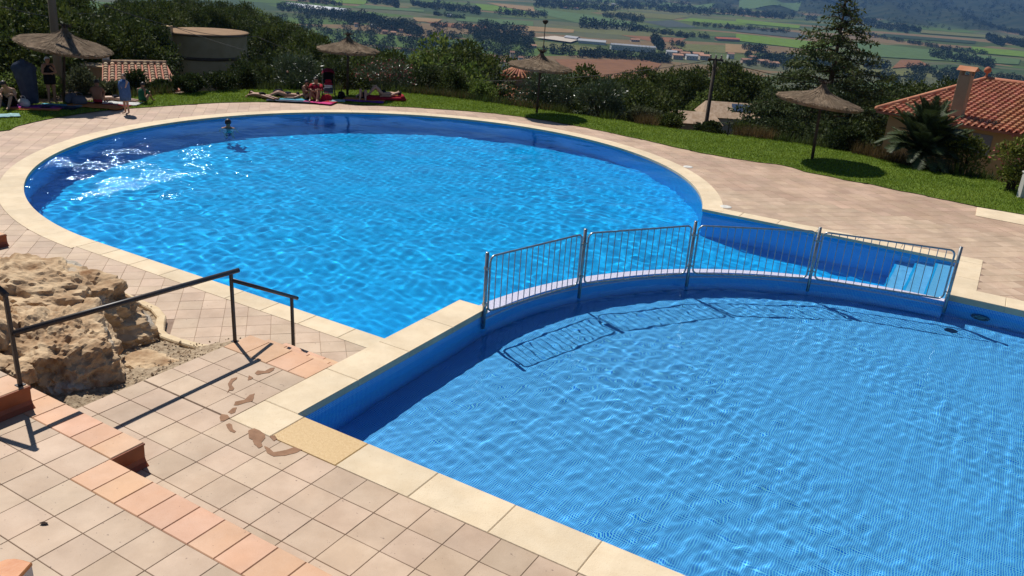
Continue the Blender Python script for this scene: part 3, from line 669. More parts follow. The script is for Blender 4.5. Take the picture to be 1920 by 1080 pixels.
o = mb.build('pebbles', material('pebble', (0.40, 0.30, 0.20), 0.9, 0.1, vary=0.4, island=True), None, label='loose pebbles scattered over the soil by the boulders', cat='gravel', kind='stuff'); o.rotation_euler = (0, 0, ANG)
# curved kerb of the bed
kp = [Vector((*p, 0)) for p in bed[2:15]]; kp = [kp[0]] + [a.lerp(b, t) for a, b in zip(kp[:-1], kp[1:]) for t in (.25, .5, .75, 1)]
vs = []; prof = [(-0.07, -0.3), (-0.07, -0.02), (-0.055, 0.0), (0.055, 0.0), (0.07, -0.02), (0.07, -0.3)]
for i, p in enumerate(kp):
    t = (kp[min(i+1, len(kp)-1)] - kp[max(i-1, 0)]).normalized(); nrm = Vector((-t.y, t.x, 0))
    for a, b in prof: vs.append(p + nrm * a + Vector((0, 0, b + ZB + 0.11 + 0.004 * noise.noise(p * 5))))
m_ = len(prof); fs = [(i*m_ + k, i*m_ + k + 1, (i+1)*m_ + k + 1, (i+1)*m_ + k) for i in range(len(kp)-1) for k in range(m_-1)] + [tuple(range(m_))]
mb = MB(); mb.add(vs, fs); o = mb.build('kerb', M_kerb, None, label='curving cream kerb around the boulder bed', cat='kerb'); o.rotation_euler = (0, 0, ANG)

# ------------------------------------------------------------------ lawn
lawn_out = [(-40, 14), (-32, 20.5), (-24, 24.5), (-16.51, 26.6), (-14.67, 28.0), (-13.41, 30.2), (-11.18, 32.6), (-8.23, 34.1), (-5.4, 35.0), (-2.9, 34.4), (-0.49, 33.4), (2.38, 32.1), (4.29, 31.2), (6.3, 30.3), (8.92, 29.9), (11.13, 28.3), (12.84, 26.2), (14.93, 25.0), (17, 23.0), (20, 18)]
lawn_out = [(x * KF, y * KF) for x, y in lawn_out]
M_lawn_soil = material('lawn_ground', (0.065, 0.11, 0.014), 0.95, 0.1, (0.11, 0.16, 0.025), 1.2)
M_grass = material('lawn_grass_blades', (0.15, 0.225, 0.018), 0.6, 0.25, (0.24, 0.31, 0.035), 0.5, vary=0.35, island=True, trans=0.35)
li = [(a[0], a[1]) for a in lawn_in]
# wavy inner edge
def densify(pl, n=6, wob=0.0):
    out = []
    for a, b in zip(pl[:-1], pl[1:]):
        for k in range(n):
            t = k / n; p = Vector((a[0] + (b[0]-a[0])*t, a[1] + (b[1]-a[1])*t, 0)); w = wob * noise.noise(p * 1.7); out.append((p.x + w, p.y + w))
    out.append(pl[-1]); return out
def smooth(pl, it=2):
    for _ in range(it):
        q = [pl[0]]
        for a, b in zip(pl[:-1], pl[1:]): q += [(a[0]*.75 + b[0]*.25, a[1]*.75 + b[1]*.25), (a[0]*.25 + b[0]*.75, a[1]*.25 + b[1]*.75)]
        q.append(pl[-1]); pl = q
    return pl
inner = densify(smooth(li, 1), 4, 0.09); outer_l = densify(smooth(lawn_out, 1), 2, 0.15)
lawn_poly = inner + outer_l[::-1]
ZL = ZB + 0.02
sheet('lawn', lawn_poly, [], ZL, M_lawn_soil, None, label='strip of green lawn curving around the far side of the terrace', cat='lawn', kind='structure')
def in_poly_np(X, Y, poly):
    res = np.zeros(X.shape, bool); j = len(poly) - 1
    for i in range(len(poly)):
        xi, yi = poly[i][:2]; xj, yj = poly[j][:2]
        if yi != yj: res ^= ((yi > Y) != (yj > Y)) & (X < (xj - xi) * (Y - yi) / (yj - yi) + xi)
        j = i
    return res
def blades(name, X, Y, Z, h, w, mat, lean=0.5, **kw):
    n = len(X); a = rng.random(n) * 6.283; hh = h * (0.6 + 0.8 * rng.random(n)); ww = w * (0.7 + 0.6 * rng.random(n))
    la = rng.random(n) * 6.283; ll = lean * hh * rng.random(n)
    b0 = np.stack([X - np.cos(a)*ww, Y - np.sin(a)*ww, Z], -1); b1 = np.stack([X + np.cos(a)*ww, Y + np.sin(a)*ww, Z], -1)
    t = np.stack([X + np.cos(la)*ll, Y + np.sin(la)*ll, Z + hh], -1)
    P = np.concatenate([b0, b1, t]); F = np.stack([np.arange(n), np.arange(n) + n, np.arange(n) + 2*n], -1)
    return np_mesh(name, P, F, mat, None, False, **kw)
X = rng.uniform(-24, 18, 470000); Y = rng.uniform(19, 39, 470000); k = in_poly_np(X, Y, lawn_poly) & (np.abs(np.arctan2(X, Y)) < 0.62); X, Y = X[k][:150000], Y[k][:150000]
blades('lawn_grass', X, Y, np.full(len(X), ZL), 0.05, 0.012, M_grass, 0.8, label='short mown green grass of the lawn', cat='grass', kind='stuff')

# ------------------------------------------------------------------ terrain sheet to the horizon
ZPLAIN = -125.0
DT = np.array([0, 30, 40, 60, 100, 200, 400, 700, 1000, 1150, 20000.0]); HT = np.array([-6.0, -6.0, -7.0, -9.0, -13.0, -26.0, -52.0, -92.0, -120.0, -125.0, -125.0])
def lerp_s(a, b, x): t = np.clip((x - a) / (b - a), 0, 1); return t * t * (3 - 2 * t)
def terrain(x, y):
    x = np.asarray(x, float); y = np.asarray(y, float); D = np.hypot(x, y); az = np.degrees(np.arctan2(x, np.maximum(y, 1e-6)))
    h = np.interp(D, DT, HT); left = lerp_s(-6, -24, az)
    h = h + left * np.interp(D, [0, 40, 80, 160, 320, 700, 1400], [0, 1.5, 5, 11, 17, 12, 0])
    h = h + 1.2 * np.sin(x * 0.031 + 1) * np.sin(y * 0.027) * np.clip(D / 150, 0, 1) * (h > ZPLAIN + 1)
    ridge = lerp_s(4300, 7600, D) * lerp_s(7, 17, az) * (1 - 0.45 * lerp_s(24, 30.5, az))
    h = h + ridge * (205 + 45 * np.sin(az * 0.9 + 0.5) + 26 * np.sin(az * 2.7 + D * 0.0011) + 16 * np.sin(az * 6.1 + D * 0.002)) 
    ridge2 = lerp_s(8000, 12000, D); h = h + ridge2 * (150 + 40 * np.sin(az * 0.35) + 20 * np.sin(az * 1.3))
    foot = lerp_s(3500, 4800, D) * lerp_s(5, 14, az); h = h + foot * 16 * (1 + np.sin(az * 1.7 + D * 0.003))
    return h
def plain_material():
    m = bpy.data.materials.new('countryside'); m.use_nodes = True; nt = m.node_tree; N, L = nt.nodes, nt.links; b = N['Principled BSDF']
    b.inputs['Roughness'].default_value = 0.95; b.inputs['Specular IOR Level'].default_value = 0.05
    tc = N.new('ShaderNodeTexCoord'); mp = N.new('ShaderNodeMapping'); mp.inputs['Rotation'].default_value = (0, 0, 0.5); mp.inputs['Scale'].default_value = (0.0028, 0.0062, 0)
    L.new(tc.outputs['Object'], mp.inputs[0])
    vo = N.new('ShaderNodeTexVoronoi'); vo.feature = 'F1'; vo.distance = 'CHEBYCHEV'; vo.inputs['Scale'].default_value = 1.0; vo.inputs['Randomness'].default_value = 0.85; L.new(mp.outputs[0], vo.inputs['Vector'])
    sp = N.new('ShaderNodeSeparateColor'); L.new(vo.outputs['Color'], sp.inputs[0])
    cr = N.new('ShaderNodeValToRGB'); cr.color_ramp.interpolation = 'CONSTANT'
    cols = [(0.050, 0.070, 0.022), (0.075, 0.098, 0.032), (0.105, 0.11, 0.048), (0.045, 0.07, 0.032), (0.15, 0.105, 0.056), (0.065, 0.105, 0.026), (0.085, 0.092, 0.05)]
    cr.color_ramp.elements[0].color = (*cols[0], 1); cr.color_ramp.elements[1].position = 1 / 7; cr.color_ramp.elements[1].color = (*cols[1], 1)
    for i in range(2, 7): e = cr.color_ramp.elements.new(i / 7); e.color = (*cols[i], 1)
    L.new(sp.outputs[0], cr.inputs[0])
    # scrub and wood on slopes and hills
    nz = N.new('ShaderNodeTexNoise'); nz.inputs['Scale'].default_value = 0.01; nz.inputs['Detail'].default_value = 9; L.new(tc.outputs['Object'], nz.inputs['Vector'])
    c2 = N.new('ShaderNodeValToRGB'); c2.color_ramp.elements[0].position = 0.38; c2.color_ramp.elements[0].color = (0.014, 0.024, 0.012, 1); c2.color_ramp.elements[1].position = 0.72; c2.color_ramp.elements[1].color = (0.042, 0.050, 0.026, 1); L.new(nz.outputs['Fac'], c2.inputs[0])
    sx = N.new('ShaderNodeSeparateXYZ'); L.new(tc.outputs['Object'], sx.inputs[0])
    mr = N.new('ShaderNodeMapRange'); mr.inputs[1].default_value = ZPLAIN + 1.5; mr.inputs[2].default_value = ZPLAIN + 8; L.new(sx.outputs['Z'], mr.inputs[0])
    mx = N.new('ShaderNodeMix'); mx.data_type = 'RGBA'; L.new(mr.outputs[0], mx.inputs[0]); L.new(cr.outputs[0], mx.inputs[6]); L.new(c2.outputs[0], mx.inputs[7])
    n2 = N.new('ShaderNodeTexNoise'); n2.inputs['Scale'].default_value = 0.03; n2.inputs['Detail'].default_value = 6; L.new(tc.outputs['Object'], n2.inputs['Vector'])
    hs = N.new('ShaderNodeHueSaturation'); m3 = N.new('ShaderNodeMapRange'); m3.inputs[3].default_value = 0.7; m3.inputs[4].default_value = 1.3; L.new(n2.outputs['Fac'], m3.inputs[0]); L.new(m3.outputs[0], hs.inputs['Value']); L.new(mx.outputs[2], hs.inputs['Color'])
    L.new(hs.outputs[0], b.inputs['Base Color']); return m
rad = np.concatenate([np.linspace(0, 60, 13), np.geomspace(66, 1500, 70), np.geomspace(1560, 30000, 70)]); th = np.linspace(0, 2*np.pi, 481)[:-1]
RR, TT = np.meshgrid(rad, th, indexing='ij'); TX, TY = RR * np.sin(TT), RR * np.cos(TT); TZ = terrain(TX, np.where(TY > 0, TY, 1e-3))
TZ = np.where(TY > 0, TZ, np.interp(RR, DT, HT))
idx = np.arange(RR.size).reshape(RR.shape); nx = np.roll(idx, -1, 1)
F = np.stack([idx[:-1], nx[:-1], nx[1:], idx[1:]], -1).reshape(-1, 4)
np_mesh('ground', np.stack([TX.ravel(), TY.ravel(), TZ.ravel()], -1), F[:, ::-1], plain_material(), None, True, label='wooded slope, patchwork plain and far hills', cat='terrain', kind='structure')
# bank falling away from the lawn
M_bank = material('dry_bank', (0.10, 0.065, 0.035), 0.95, 0.1, (0.19, 0.135, 0.07), 1.4)
bo = outer_l; mb = MB(); vs = []; K = [(-0.15, ZL - 0.03), (0.7, -0.9), (3, -2.6), (8, -5.6), (16, -9.9)]
for i, p in enumerate(bo):
    a = Vector((*bo[max(0, i-1)], 0)); b = Vector((*bo[min(len(bo)-1, i+1)], 0)); t = (b - a).normalized(); nrm = Vector((-t.y, t.x, 0))
    for k, (d, z) in enumerate(K): vs.append(Vector((p[0], p[1], z)) + nrm * d + Vector((0, 0, 0.3 * noise.noise(Vector((p[0], p[1], d)) * 0.4) * (k > 0))))
kk = len(K); mb.add(vs, [(i*kk + k, (i+1)*kk + k, (i+1)*kk + k + 1, i*kk + k + 1) for i in range(len(bo)-1) for k in range(kk-1)])
mb.build('bank', M_bank, None, True, label='dry bank falling away behind the lawn', cat='bank', kind='structure')
# dry grass and low weeds on the rim of the bank
M_dry = material('dry_grass_blades', (0.15, 0.095, 0.04), 0.8, 0.1, (0.10, 0.075, 0.035), 1.0, vary=0.4, island=True, trans=0.3)
M_weed = material('green_weed_blades', (0.04, 0.065, 0.015), 0.7, 0.2, (0.08, 0.095, 0.025), 0.8, vary=0.4, island=True, trans=0.3)
def bank_blades(name, px0, px1, n, h, w, mat, dmin, dmax, label):
    pts = [Vector((*p, 0)) for p in bo]; X, Y, Z = [], [], []
    cand = [i for i in range(1, len(pts)-1) if px0 < project(pts[i])[0] < px1]
    if not cand: return
    for _ in range(n):
        i = random.choice(cand)
        if noise.noise(pts[i] * 0.35 + Vector((h * 9, 0, 0))) < -0.05: continue
        a = pts[i]; b = pts[i+1]; t = (b - a).normalized(); nrm = Vector((-t.y, t.x, 0)); d = random.uniform(dmin, dmax)
        p = a.lerp(b, random.random()) + nrm * d; X.append(p.x); Y.append(p.y); Z.append(np.interp(d, [q[0] for q in K], [q[1] for q in K]) - 0.05)
    blades(name, np.array(X), np.array(Y), np.array(Z), h, w, mat, 0.7, label=label, cat='grass', kind='stuff')
def project(p):
    p = Vector(p) - Vector((0, 0, CAM_H)); cp, sp = math.cos(PITCH), math.sin(PITCH); dep = p.y * cp - p.z * sp; yr = (p.y * sp + p.z * cp) / dep; xr = p.x / dep
    c, s = math.cos(ROLL), math.sin(ROLL); return (960 + FPX * (c * xr + s * yr), 540 - FPX * (-s * xr + c * yr), dep)
bank_blades('dry_grass', 760, 1000, 5000, 0.42, 0.014, M_dry, -0.1, 1.6, 'dry brown grass behind the lawn beside the turret house')
bank_blades('dry_grass', 1180, 1900, 30000, 0.55, 0.014, M_dry, -0.1, 2.6, 'tall dry brown grass along the lawn beneath the cedar')
bank_blades('dry_grass', -60, 320, 4000, 0.42, 0.014, M_dry, -0.1, 2.0, 'dry grass behind the sunbathers at left')
bank_blades('weeds', -200, 1950, 26000, 0.45, 0.03, M_weed, -0.1, 2.2, 'low green weeds along the rim of the bank')

# ------------------------------------------------------------------ fields and far country
def field_mat(i, c):
    return material('field_%d' % i, c, 0.95, 0.05, tuple(x * 0.78 for x in c), 0.05, 6, coords='Object')
FG, TG, OL, BR, TN, DK, PG, WH = (0.115, 0.185, 0.03), (0.085, 0.135, 0.055), (0.125, 0.13, 0.05), (0.20, 0.10, 0.052), (0.25, 0.17, 0.085), (0.035, 0.055, 0.03), (0.065, 0.08, 0.075), (0.55, 0.56, 0.57)
fields = [(BR, 'ploughed brown field below the village', [(1040,112),(1100,112),(1205,113),(1240,121),(1215,152),(1120,155),(1060,132)]), (BR, 'brown field between the village and the tree belt', [(1165,66),(1287,72),(1272,80),(1215,77)]),
 (OL, 'olive stubble field right of the village', [(1255,82),(1422,87),(1410,103),(1287,96)]), (FG, 'bright green crop field in mid plain', [(1295,34),(1405,42),(1397,47),(1270,39)]),
 (PG, 'dark grey netted field in mid plain', [(1205,41),(1260,38),(1310,52),(1250,51)]), (TG, 'long blue-green field above the yard', [(1000,15),(1120,30),(1190,42),(1200,51),(1083,43),(1020,28)]),
 (OL, 'long olive field under the far wood', [(1117,19),(1300,30),(1260,37),(1125,25)]), (TN, 'tan strip left of the yard', [(960,47),(1077,56),(1075,62),(960,58)]), (OL, 'tan grass field below the yard', [(1000,77),(1122,90),(1107,99),(1005,89)]),
 (FG, 'bright green field at top centre', [(892,7),(930,11),(995,24),(982,27),(895,18)]), (TN, 'bare tan track field at top centre', [(912,5),(1000,13),(1003,22),(945,14)]), (TG, 'blue-green field behind the greenhouse', [(680,9),(795,19),(795,23),(660,15)]),
 (FG, 'green field at the top left of the plain', [(602,-3),(695,2),(682,9),(632,6)]), (BR, 'red-brown strip left of centre', [(795,41),(925,49),(902,56),(830,50)]), (TN, 'small straw field left of centre', [(775,33),(830,37),(820,42),(777,41)]),
 (TG, 'green meadow behind the red-brown strip', [(847,30),(1000,41),(1000,50),(857,40)]), (FG, 'bright green strip left of the cedar', [(1380,36),(1501,48),(1498,54),(1380,43)]), (PG, 'grey netted strip left of the cedar', [(1380,50),(1498,62),(1515,74),(1380,60)]),
 (FG, 'green field beside the cedar', [(1380,64),(1577,84),(1520,94),(1380,77)]), (TN, 'tan field left of the cedar', [(1360,83),(1428,87),(1416,102),(1360,99)]), (TG, 'broad blue-green field right of the cedar', [(1599,78),(1802,101),(1914,112),(1909,122),(1717,112),(1622,106)]),
 (BR, 'small brown plot above the chimney', [(1689,113),(1723,114),(1745,125),(1672,129)]), (TN, 'orange stubble strip right of the cedar', [(1577,59),(1650,66),(1644,71),(1582,66)]), (DK, 'dark strip of trees crop at right', [(1656,64),(1830,78),(1827,83),(1650,69)]),
 (OL, 'olive strip at the right of the plain', [(1726,57),(1930,73),(1930,78),(1726,63)]), (OL, 'olive meadow behind the tiled house', [(1620,131),(1726,137),(1712,145),(1640,143)]), (FG, 'green strip at the right edge of the plain', [(1820,88),(1940,100),(1940,110),(1830,100)]),
 (TN, 'pale far strip under the hills', [(1630,13),(1690,16),(1690,19),(1630,17)]), (TG, 'far green field above the wood', [(1240,8),(1340,14),(1330,19),(1235,13)]), (TG, 'far blue-green field left of the cedar top', [(1385,10),(1500,18),(1495,24),(1385,17)]), (OL, 'far olive field right of the cedar top', [(1590,38),(1700,48),(1690,54),(1590,45)])]
for i, (c, lab, pl) in enumerate(fields):
    pts = [on_z(px, py, ZPLAIN) for px, py in pl]; zz = ZPLAIN + 0.35 + 0.06 * i
    ptsd = densify([(p.x, p.y) for p in pts] + [(pts[0].x, pts[0].y)], 4)[:-1]
    fo = sheet('field', ptsd, [], zz, field_mat(i, c), None, label=lab, cat='field', kind='structure')
    if any(float(terrain(p[0], p[1])) > ZPLAIN + 0.3 for p in ptsd):        # lay it over the rising ground
        bm = bmesh.new(); bm.from_mesh(fo.data); bmesh.ops.subdivide_edges(bm, edges=bm.edges[:], cuts=7, use_grid_fill=True)
        for v in bm.verts: v.co.z = float(terrain(v.co.x, v.co.y)) + 0.9 + 0.06 * i
        bm.to_mesh(fo.data); bm.free()
# polytunnels
M_tunnel = material('tunnel_plastic', (0.56, 0.58, 0.60), 0.4, 0.4, (0.42, 0.45, 0.46), 0.05)
def tunnels(pxs, n, label0, hgt=5.0):
    a, b, c_, d_ = [on_z(px, py, ZPLAIN) for px, py in pxs]
    for i in range(n):
        p0 = a.lerp(d_, (i + .05) / n); p1 = b.lerp(c_, (i + .05) / n); q0 = a.lerp(d_, (i + .95) / n); q1 = b.lerp(c_, (i + .95) / n)
        vs = []; 
        for s_, e_ in ((p0, q0), (p1, q1)):
            for k in range(7): t = k / 6; p = s_.lerp(e_, t); vs.append((p.x, p.y, ZPLAIN + hgt * math.sin(math.pi * t)))
        mb = MB(); mb.add(vs, [(k, k+1, 8+k, 7+k) for k in range(6)] + [tuple(range(7)), tuple(range(13, 6, -1))])
        mb.build('polytunnel', M_tunnel, None, True, label=label0, cat='greenhouse', group='white polytunnels at the top left of the plain')
tunnels([(533,7),(653,20),(648,23),(560,14)], 4, 'long white polytunnel in the bank of tunnels at upper left')

# ---- foliage clouds
def leafcloud(centers, radii, n, ll, lw, up=0.3, shell=0.55, seed=0, droop=0.0, out=0.6):
    r = np.random.default_rng(seed); C = np.asarray(centers, float); Rr = np.asarray(radii, float)
    if Rr.ndim == 1: Rr = np.stack([Rr, Rr, Rr * 0.8], -1)
    w = (Rr[:, 0] * Rr[:, 1]); pick = r.choice(len(C), n, p=w / w.sum())
    d = r.standard_normal((n, 3)); d /= np.linalg.norm(d, axis=1)[:, None]
    rad_ = shell + (1 - shell) * r.random(n); rad_ *= (0.85 + 0.3 * r.random(n)); P = C[pick] + d * Rr[pick] * rad_[:, None]
    ax = d * out + r.standard_normal((n, 3)) * 0.6 + np.array([0, 0, up]); ax /= np.linalg.norm(ax, axis=1)[:, None]
    ax[:, 2] -= droop; ax /= np.linalg.norm(ax, axis=1)[:, None]
    s = np.cross(ax, r.standard_normal((n, 3))); s /= np.linalg.norm(s, axis=1)[:, None]
    L = (ll * (0.6 + 0.8 * r.random(n)))[:, None]; Wd = (lw * (0.7 + 0.6 * r.random(n)))[:, None]
    V = np.stack([P, P + ax * L * 0.5 + s * Wd, P + ax * L, P + ax * L * 0.5 - s * Wd], 1).reshape(-1, 3)
    F = np.arange(4 * n).reshape(-1, 4); return V, F
def foliage_mat(name, c1, c2, vary=0.45, trans=0.25, rough=0.65, spec=0.14, scale=0.6, hue=0.015):
    return material(name, c1, rough, spec, c2, scale, 3, vary=vary, island=True, trans=trans, hue=hue)
M_pine = foliage_mat('pine_foliage', (0.036, 0.056, 0.013), (0.085, 0.105, 0.022), trans=0.28)
M_oak = foliage_mat('oak_foliage', (0.026, 0.040, 0.012), (0.055, 0.072, 0.02), trans=0.25)
M_light = foliage_mat('bright_foliage', (0.085, 0.13, 0.024), (0.15, 0.19, 0.045), trans=0.4)
M_ole = foliage_mat('oleander_foliage', (0.045, 0.070, 0.028), (0.085, 0.11, 0.05), rough=0.33, spec=0.5, trans=0.2)
M_cedar = foliage_mat('cedar_foliage', (0.042, 0.064, 0.024), (0.085, 0.108, 0.034), trans=0.3)
M_far = foliage_mat('far_foliage', (0.018, 0.032, 0.014), (0.035, 0.055, 0.022), trans=0.1)
M_bark = material('bark', (0.055, 0.038, 0.026), 0.95, 0.1, (0.11, 0.08, 0.055), 8, bump=0.6, bscale=20)
def trunk_mesh(h, r, limbs, seed, lean=0.0):
    rr = random.Random(seed); mb = MB()
    pts = [Vector((lean * t * t + 0.08 * math.sin(3 * t + seed), 0.06 * math.cos(4 * t + seed), h * t)) for t in np.linspace(0, 1, 6)]
    mb.tube(pts, [r * (1 - 0.75 * t) for t in np.linspace(0, 1, 6)], 7)
    for (e, t0) in limbs:
        s_ = pts[0].lerp(pts[-1], t0); s_.z = h * t0; e = Vector(e); mid = s_.lerp(e, 0.5) + Vector((0, 0, -0.12 * (e - s_).length + 0.1))
        mb.tube([s_, mid, e], [r * 0.45, r * 0.28, r * 0.08], 5)
    return mb
def make_tree(name, kind, seed, label):
    r = np.random.default_rng(seed); t = empty(name)
    if kind == 'pine':
        h = 7.0; C = []; Rd = []
        for k in range(22):
            a = r.random() * 6.283; q = math.sqrt(r.random()) * 2.3; z = h * (0.50 + 0.48 * r.random()) - 0.28 * q; C.append((q * math.cos(a), q * math.sin(a), z)); Rd.append(0.55 + 0.55 * r.random())
        V, F = leafcloud(C, Rd, 6800, 0.24, 0.052, 0.5, 0.45, seed); m = M_pine
    elif kind == 'oak':
        h = 6.0; C = []; Rd = []
        for k in range(24):
            d = r.standard_normal(3); d /= np.linalg.norm(d); C.append((d[0] * 1.9, d[1] * 1.9, 3.5 + d[2] * 1.7)); Rd.append(0.7 + 0.5 * r.random())
        V, F = leafcloud(C, Rd, 5600, 0.20, 0.072, 0.2, 0.55, seed); m = M_oak
    elif kind == 'light':
        h = 6.0; C = []; Rd = []
        for k in range(26):
            a = r.random() * 6.283; q = math.sqrt(r.random()) * 1.9; C.append((q * math.cos(a), q * math.sin(a), 1.6 + 4.2 * r.random() * (1 - 0.12 * q))); Rd.append(0.5 + 0.45 * r.random())
        V, F = leafcloud(C, Rd, 5400, 0.21, 0.06, 0.4, 0.5, seed); m = M_light
    limbs = [((c[0] * .8, c[1] * .8, c[2] - 0.2), 0.35 + 0.5 * (i / 8)) for i, c in enumerate(C[:8])]
    np_mesh('crown', V, F, m, t); trunk_mesh(h * 0.82, 0.16, limbs, seed).build('trunk', M_bark, t, True)
    tag(t, label, 'tree'); return t, h
skyx = [-100, 0, 300, 420, 480, 560, 650, 760, 800, 840, 880, 930, 1000, 1080, 1150, 1230, 1400, 1560, 1650, 1920]
skyy = [-60, -45, -12, -4, 20, 48, 78, 98, 86, 66, 74, 100, 132, 152, 152, 126, 122, 135, 148, 150]
protos = []
for i, (kd, nm) in enumerate([('pine', 'pine_tree'), ('pine', 'pine_tree'), ('pine', 'pine_tree'), ('oak', 'holm_oak'), ('oak', 'holm_oak'), ('light', 'leafy_tree')]): protos.append(make_tree(nm, kd, 20 + i, 'x') + (kd,))
KEEP = [(185, 45, 345, 170, 49), (300, 40, 470, 150, 72), (915, 115, 1005, 200, 62), (1270, 180, 1430, 255, 75), (1600, 110, 1960, 330, 45), (470, 60, 760, 190, 44), (1030, 108, 1240, 158, 200)]   # px boxes kept clear in front of a distance
LM = [(-200, 'at the left edge'), (120, 'left of the round tank'), (300, 'behind the round tank'), (470, 'right of the round tank'), (600, 'behind the second parasol'), (710, 'behind the red oleander'), (800, 'left of the turret house'), (920, 'behind the turret house'), (1060, 'below the brown field'), (1200, 'left of the utility pole'), (1350, 'right of the utility pole'), (1480, 'behind the cedar'), (1630, 'behind the tiled house')]
def name_tree(o, kd, bx, D):
    side = [w for x, w in LM if bx >= x][-1]; far = 'close by on the slope' if D < 75 else 'half-way down the slope' if D < 190 else 'far down the slope'
    kindw = {'pine': 'dark green pine', 'oak': 'dense round holm oak', 'light': 'lighter green leafy tree'}[kd]
    o['label'] = '%s %s, %s' % (kindw, side, far); o['group'] = '%s trees %s, %s' % (kd, side, far)
placed = []; used = set(); cnt = 0; rr = random.Random(11)
tries = 0
while cnt < 235 and tries < 9000:
    tries += 1; D = 44 * (12.5 ** (rr.random() ** 1.15)); az = R_(rr.uniform(-35, 35)); x, y = D * math.sin(az), D * math.cos(az)
    if D < 62 and abs(az) < R_(40) and rr.random() < 0.45: continue
    z = float(terrain(x, y)); k = rr.choices(range(6), [5, 5, 4, 4, 3, 2])[0]; proto, h, kd = protos[k]
    s = rr.uniform(0.85, 1.35); bx, by, dep = project((x, y, z + h * s))
    if not (-120 < bx < 2040): continue
    lim = np.interp(bx, skyx, skyy) + rr.uniform(0, 26)
    if D > 430 and bx < 700: continue
    while by < lim and s > 0.42: s *= 0.93; bx, by, dep = project((x, y, z + h * s))
    if by < lim: continue
    wpx = 2.6 * s * FPX / dep
    if any(bx + wpx > k_[0] and bx - wpx < k_[2] and by < k_[3] and D < k_[4] + 2 for k_ in KEEP): continue
    if any(math.hypot(x - q[0], y - q[1]) < 0.62 * (s + q[2]) * 2.3 * min(1, 60 / D + 0.45) for q in placed): continue
    placed.append((x, y, s, bx, by)); cnt += 1
    o = proto if k not in used else dup(proto); used.add(k)
    o.location = (x, y, z - 0.2); o.rotation_euler = (0, 0, rr.random() * 6.28); o.scale = (s * rr.uniform(.9, 1.15), s * rr.uniform(.9, 1.15), s)
    name_tree(o, kd, bx, D)
for (px, py, D, k) in [(850, 66, 56, 5), (815, 84, 60, 0), (880, 84, 66, 2), (905, 112, 58, 3), (790, 108, 50, 4), (1235, 128, 78, 1), (1290, 122, 84, 0), (1195, 140, 72, 2), (1345, 122, 90, 2), (1395, 120, 82, 1), (1262, 146, 86, 3), (1460, 150, 90, 3), (1160, 168, 52, 4), (1215, 172, 50, 0), (1085, 150, 70, 5), (1110, 128, 62, 2),
                        (30, 2, 62, 0), (75, -20, 75, 1), (150, -6, 66, 2), (205, 6, 60, 3), (255, 10, 68, 0), (20, 40, 50, 4), (140, 30, 52, 1), (225, 40, 54, 2), (272, 30, 58, 4), (488, 80, 58, 3), (474, 100, 50, 4), (500, 40, 80, 0), (450, 6, 130, 2), (370, -2, 120, 0), (425, 2, 140, 1), (475, 14, 150, 5), (500, 24, 170, 0), (395, 4, 165, 3), (520, 34, 150, 2), (545, 42, 130, 1), (335, -6, 130, 2), (585, 56, 120, 0), (460, 30, 110, 4), (488, 48, 100, 1), (530, 60, 90, 2), (400, 12, 100, 1), (560, 62, 72, 0), (610, 74, 64, 2), (480, 108, 47, 3), (640, 96, 56, 4), (690, 92, 62, 1), (735, 100, 58, 2), (345, 8, 90, 0), (1650, 152, 70, 4), (1700, 150, 76, 0), (1760, 148, 80, 1), (1480, 215, 44, 3), (1480, 160, 72, 4)]:
    p = at_dist(px, py, D); z = float(terrain(p.x, p.y)); proto, h, kd = protos[k]; s = (p.z - z + 0.3) / h
    if s < 0.3: continue
    o = dup(proto); w_ = min(s, 0.7 if 230 < px < 510 and D < 70 else 1.4); o.location = (p.x, p.y, z - 0.3); o.rotation_euler = (0, 0, rr.random() * 6.28); o.scale = (w_, w_, s); name_tree(o, kd, px, D); placed.append((p.x, p.y, s, px, py)); cnt += 1
print('trees', cnt, 'tries', tries)
# far wood: trees too far to tell apart
def far_trees(name, spots, label, nq=26, mat=None, seed=1):
    r = np.random.default_rng(seed); C, Rd = [], []
    for (x, y, z, s, tall) in spots:
        C.append((x, y, z + s * tall * 0.55)); Rd.append((s * 0.5, s * 0.5, s * tall * 0.5))
    V, F = leafcloud(C, np.array(Rd), nq * len(C), 1.7, 0.75, 0.3, 0.75, seed)
    # leaf size follows the tree
    np_mesh(name, V, F, mat or M_far, None, label=label, cat='wood', kind='stuff')
spots = []
for _ in range(9000):
    D = 420 * (2.6 ** rr.random()); az = R_(rr.uniform(-36, 36)); x, y = D * math.sin(az), D * math.cos(az); z = float(terrain(x, y)); s = rr.uniform(5, 9)
    bx, by, dep = project((x, y, z + s))
    if by < np.interp(bx, [-100, 300, 480, 560, 650, 760, 930, 1000, 1040, 1240, 1400, 1560, 1650, 1920], [-60, -30, 24, 40, 60, 66, 70, 98, 158, 158, 116, 110, 140, 150]) + rr.uniform(0, 8): continue
    if noise.noise(Vector((x, y, 0)) * 0.006) < -0.12: continue
    spots.append((x, y, z, s, 1.0))
zones = [([(470,40),(640,30),(800,60),(1000,84),(1000,118),(800,118),(560,70)], 520), ([(640,30),(790,46),(780,64),(650,48)], 130), ([(860,56),(1000,66),(1000,88),(880,78)], 130), ([(1400,104),(1660,130),(1660,150),(1400,124)], 190), ([(1640,140),(1930,150),(1930,165),(1640,158)], 160), ([(1100,104),(1260,110),(1255,120),(1110,113)], 70), ([(1560,24),(1930,44),(1930,66),(1600,46)], 160), ([(1000,2),(1400,10),(1400,26),(1000,14)], 200), ([(1400,14),(1920,30),(1920,44),(1400,28)], 190)]
fp = [f[2] for f in fields]
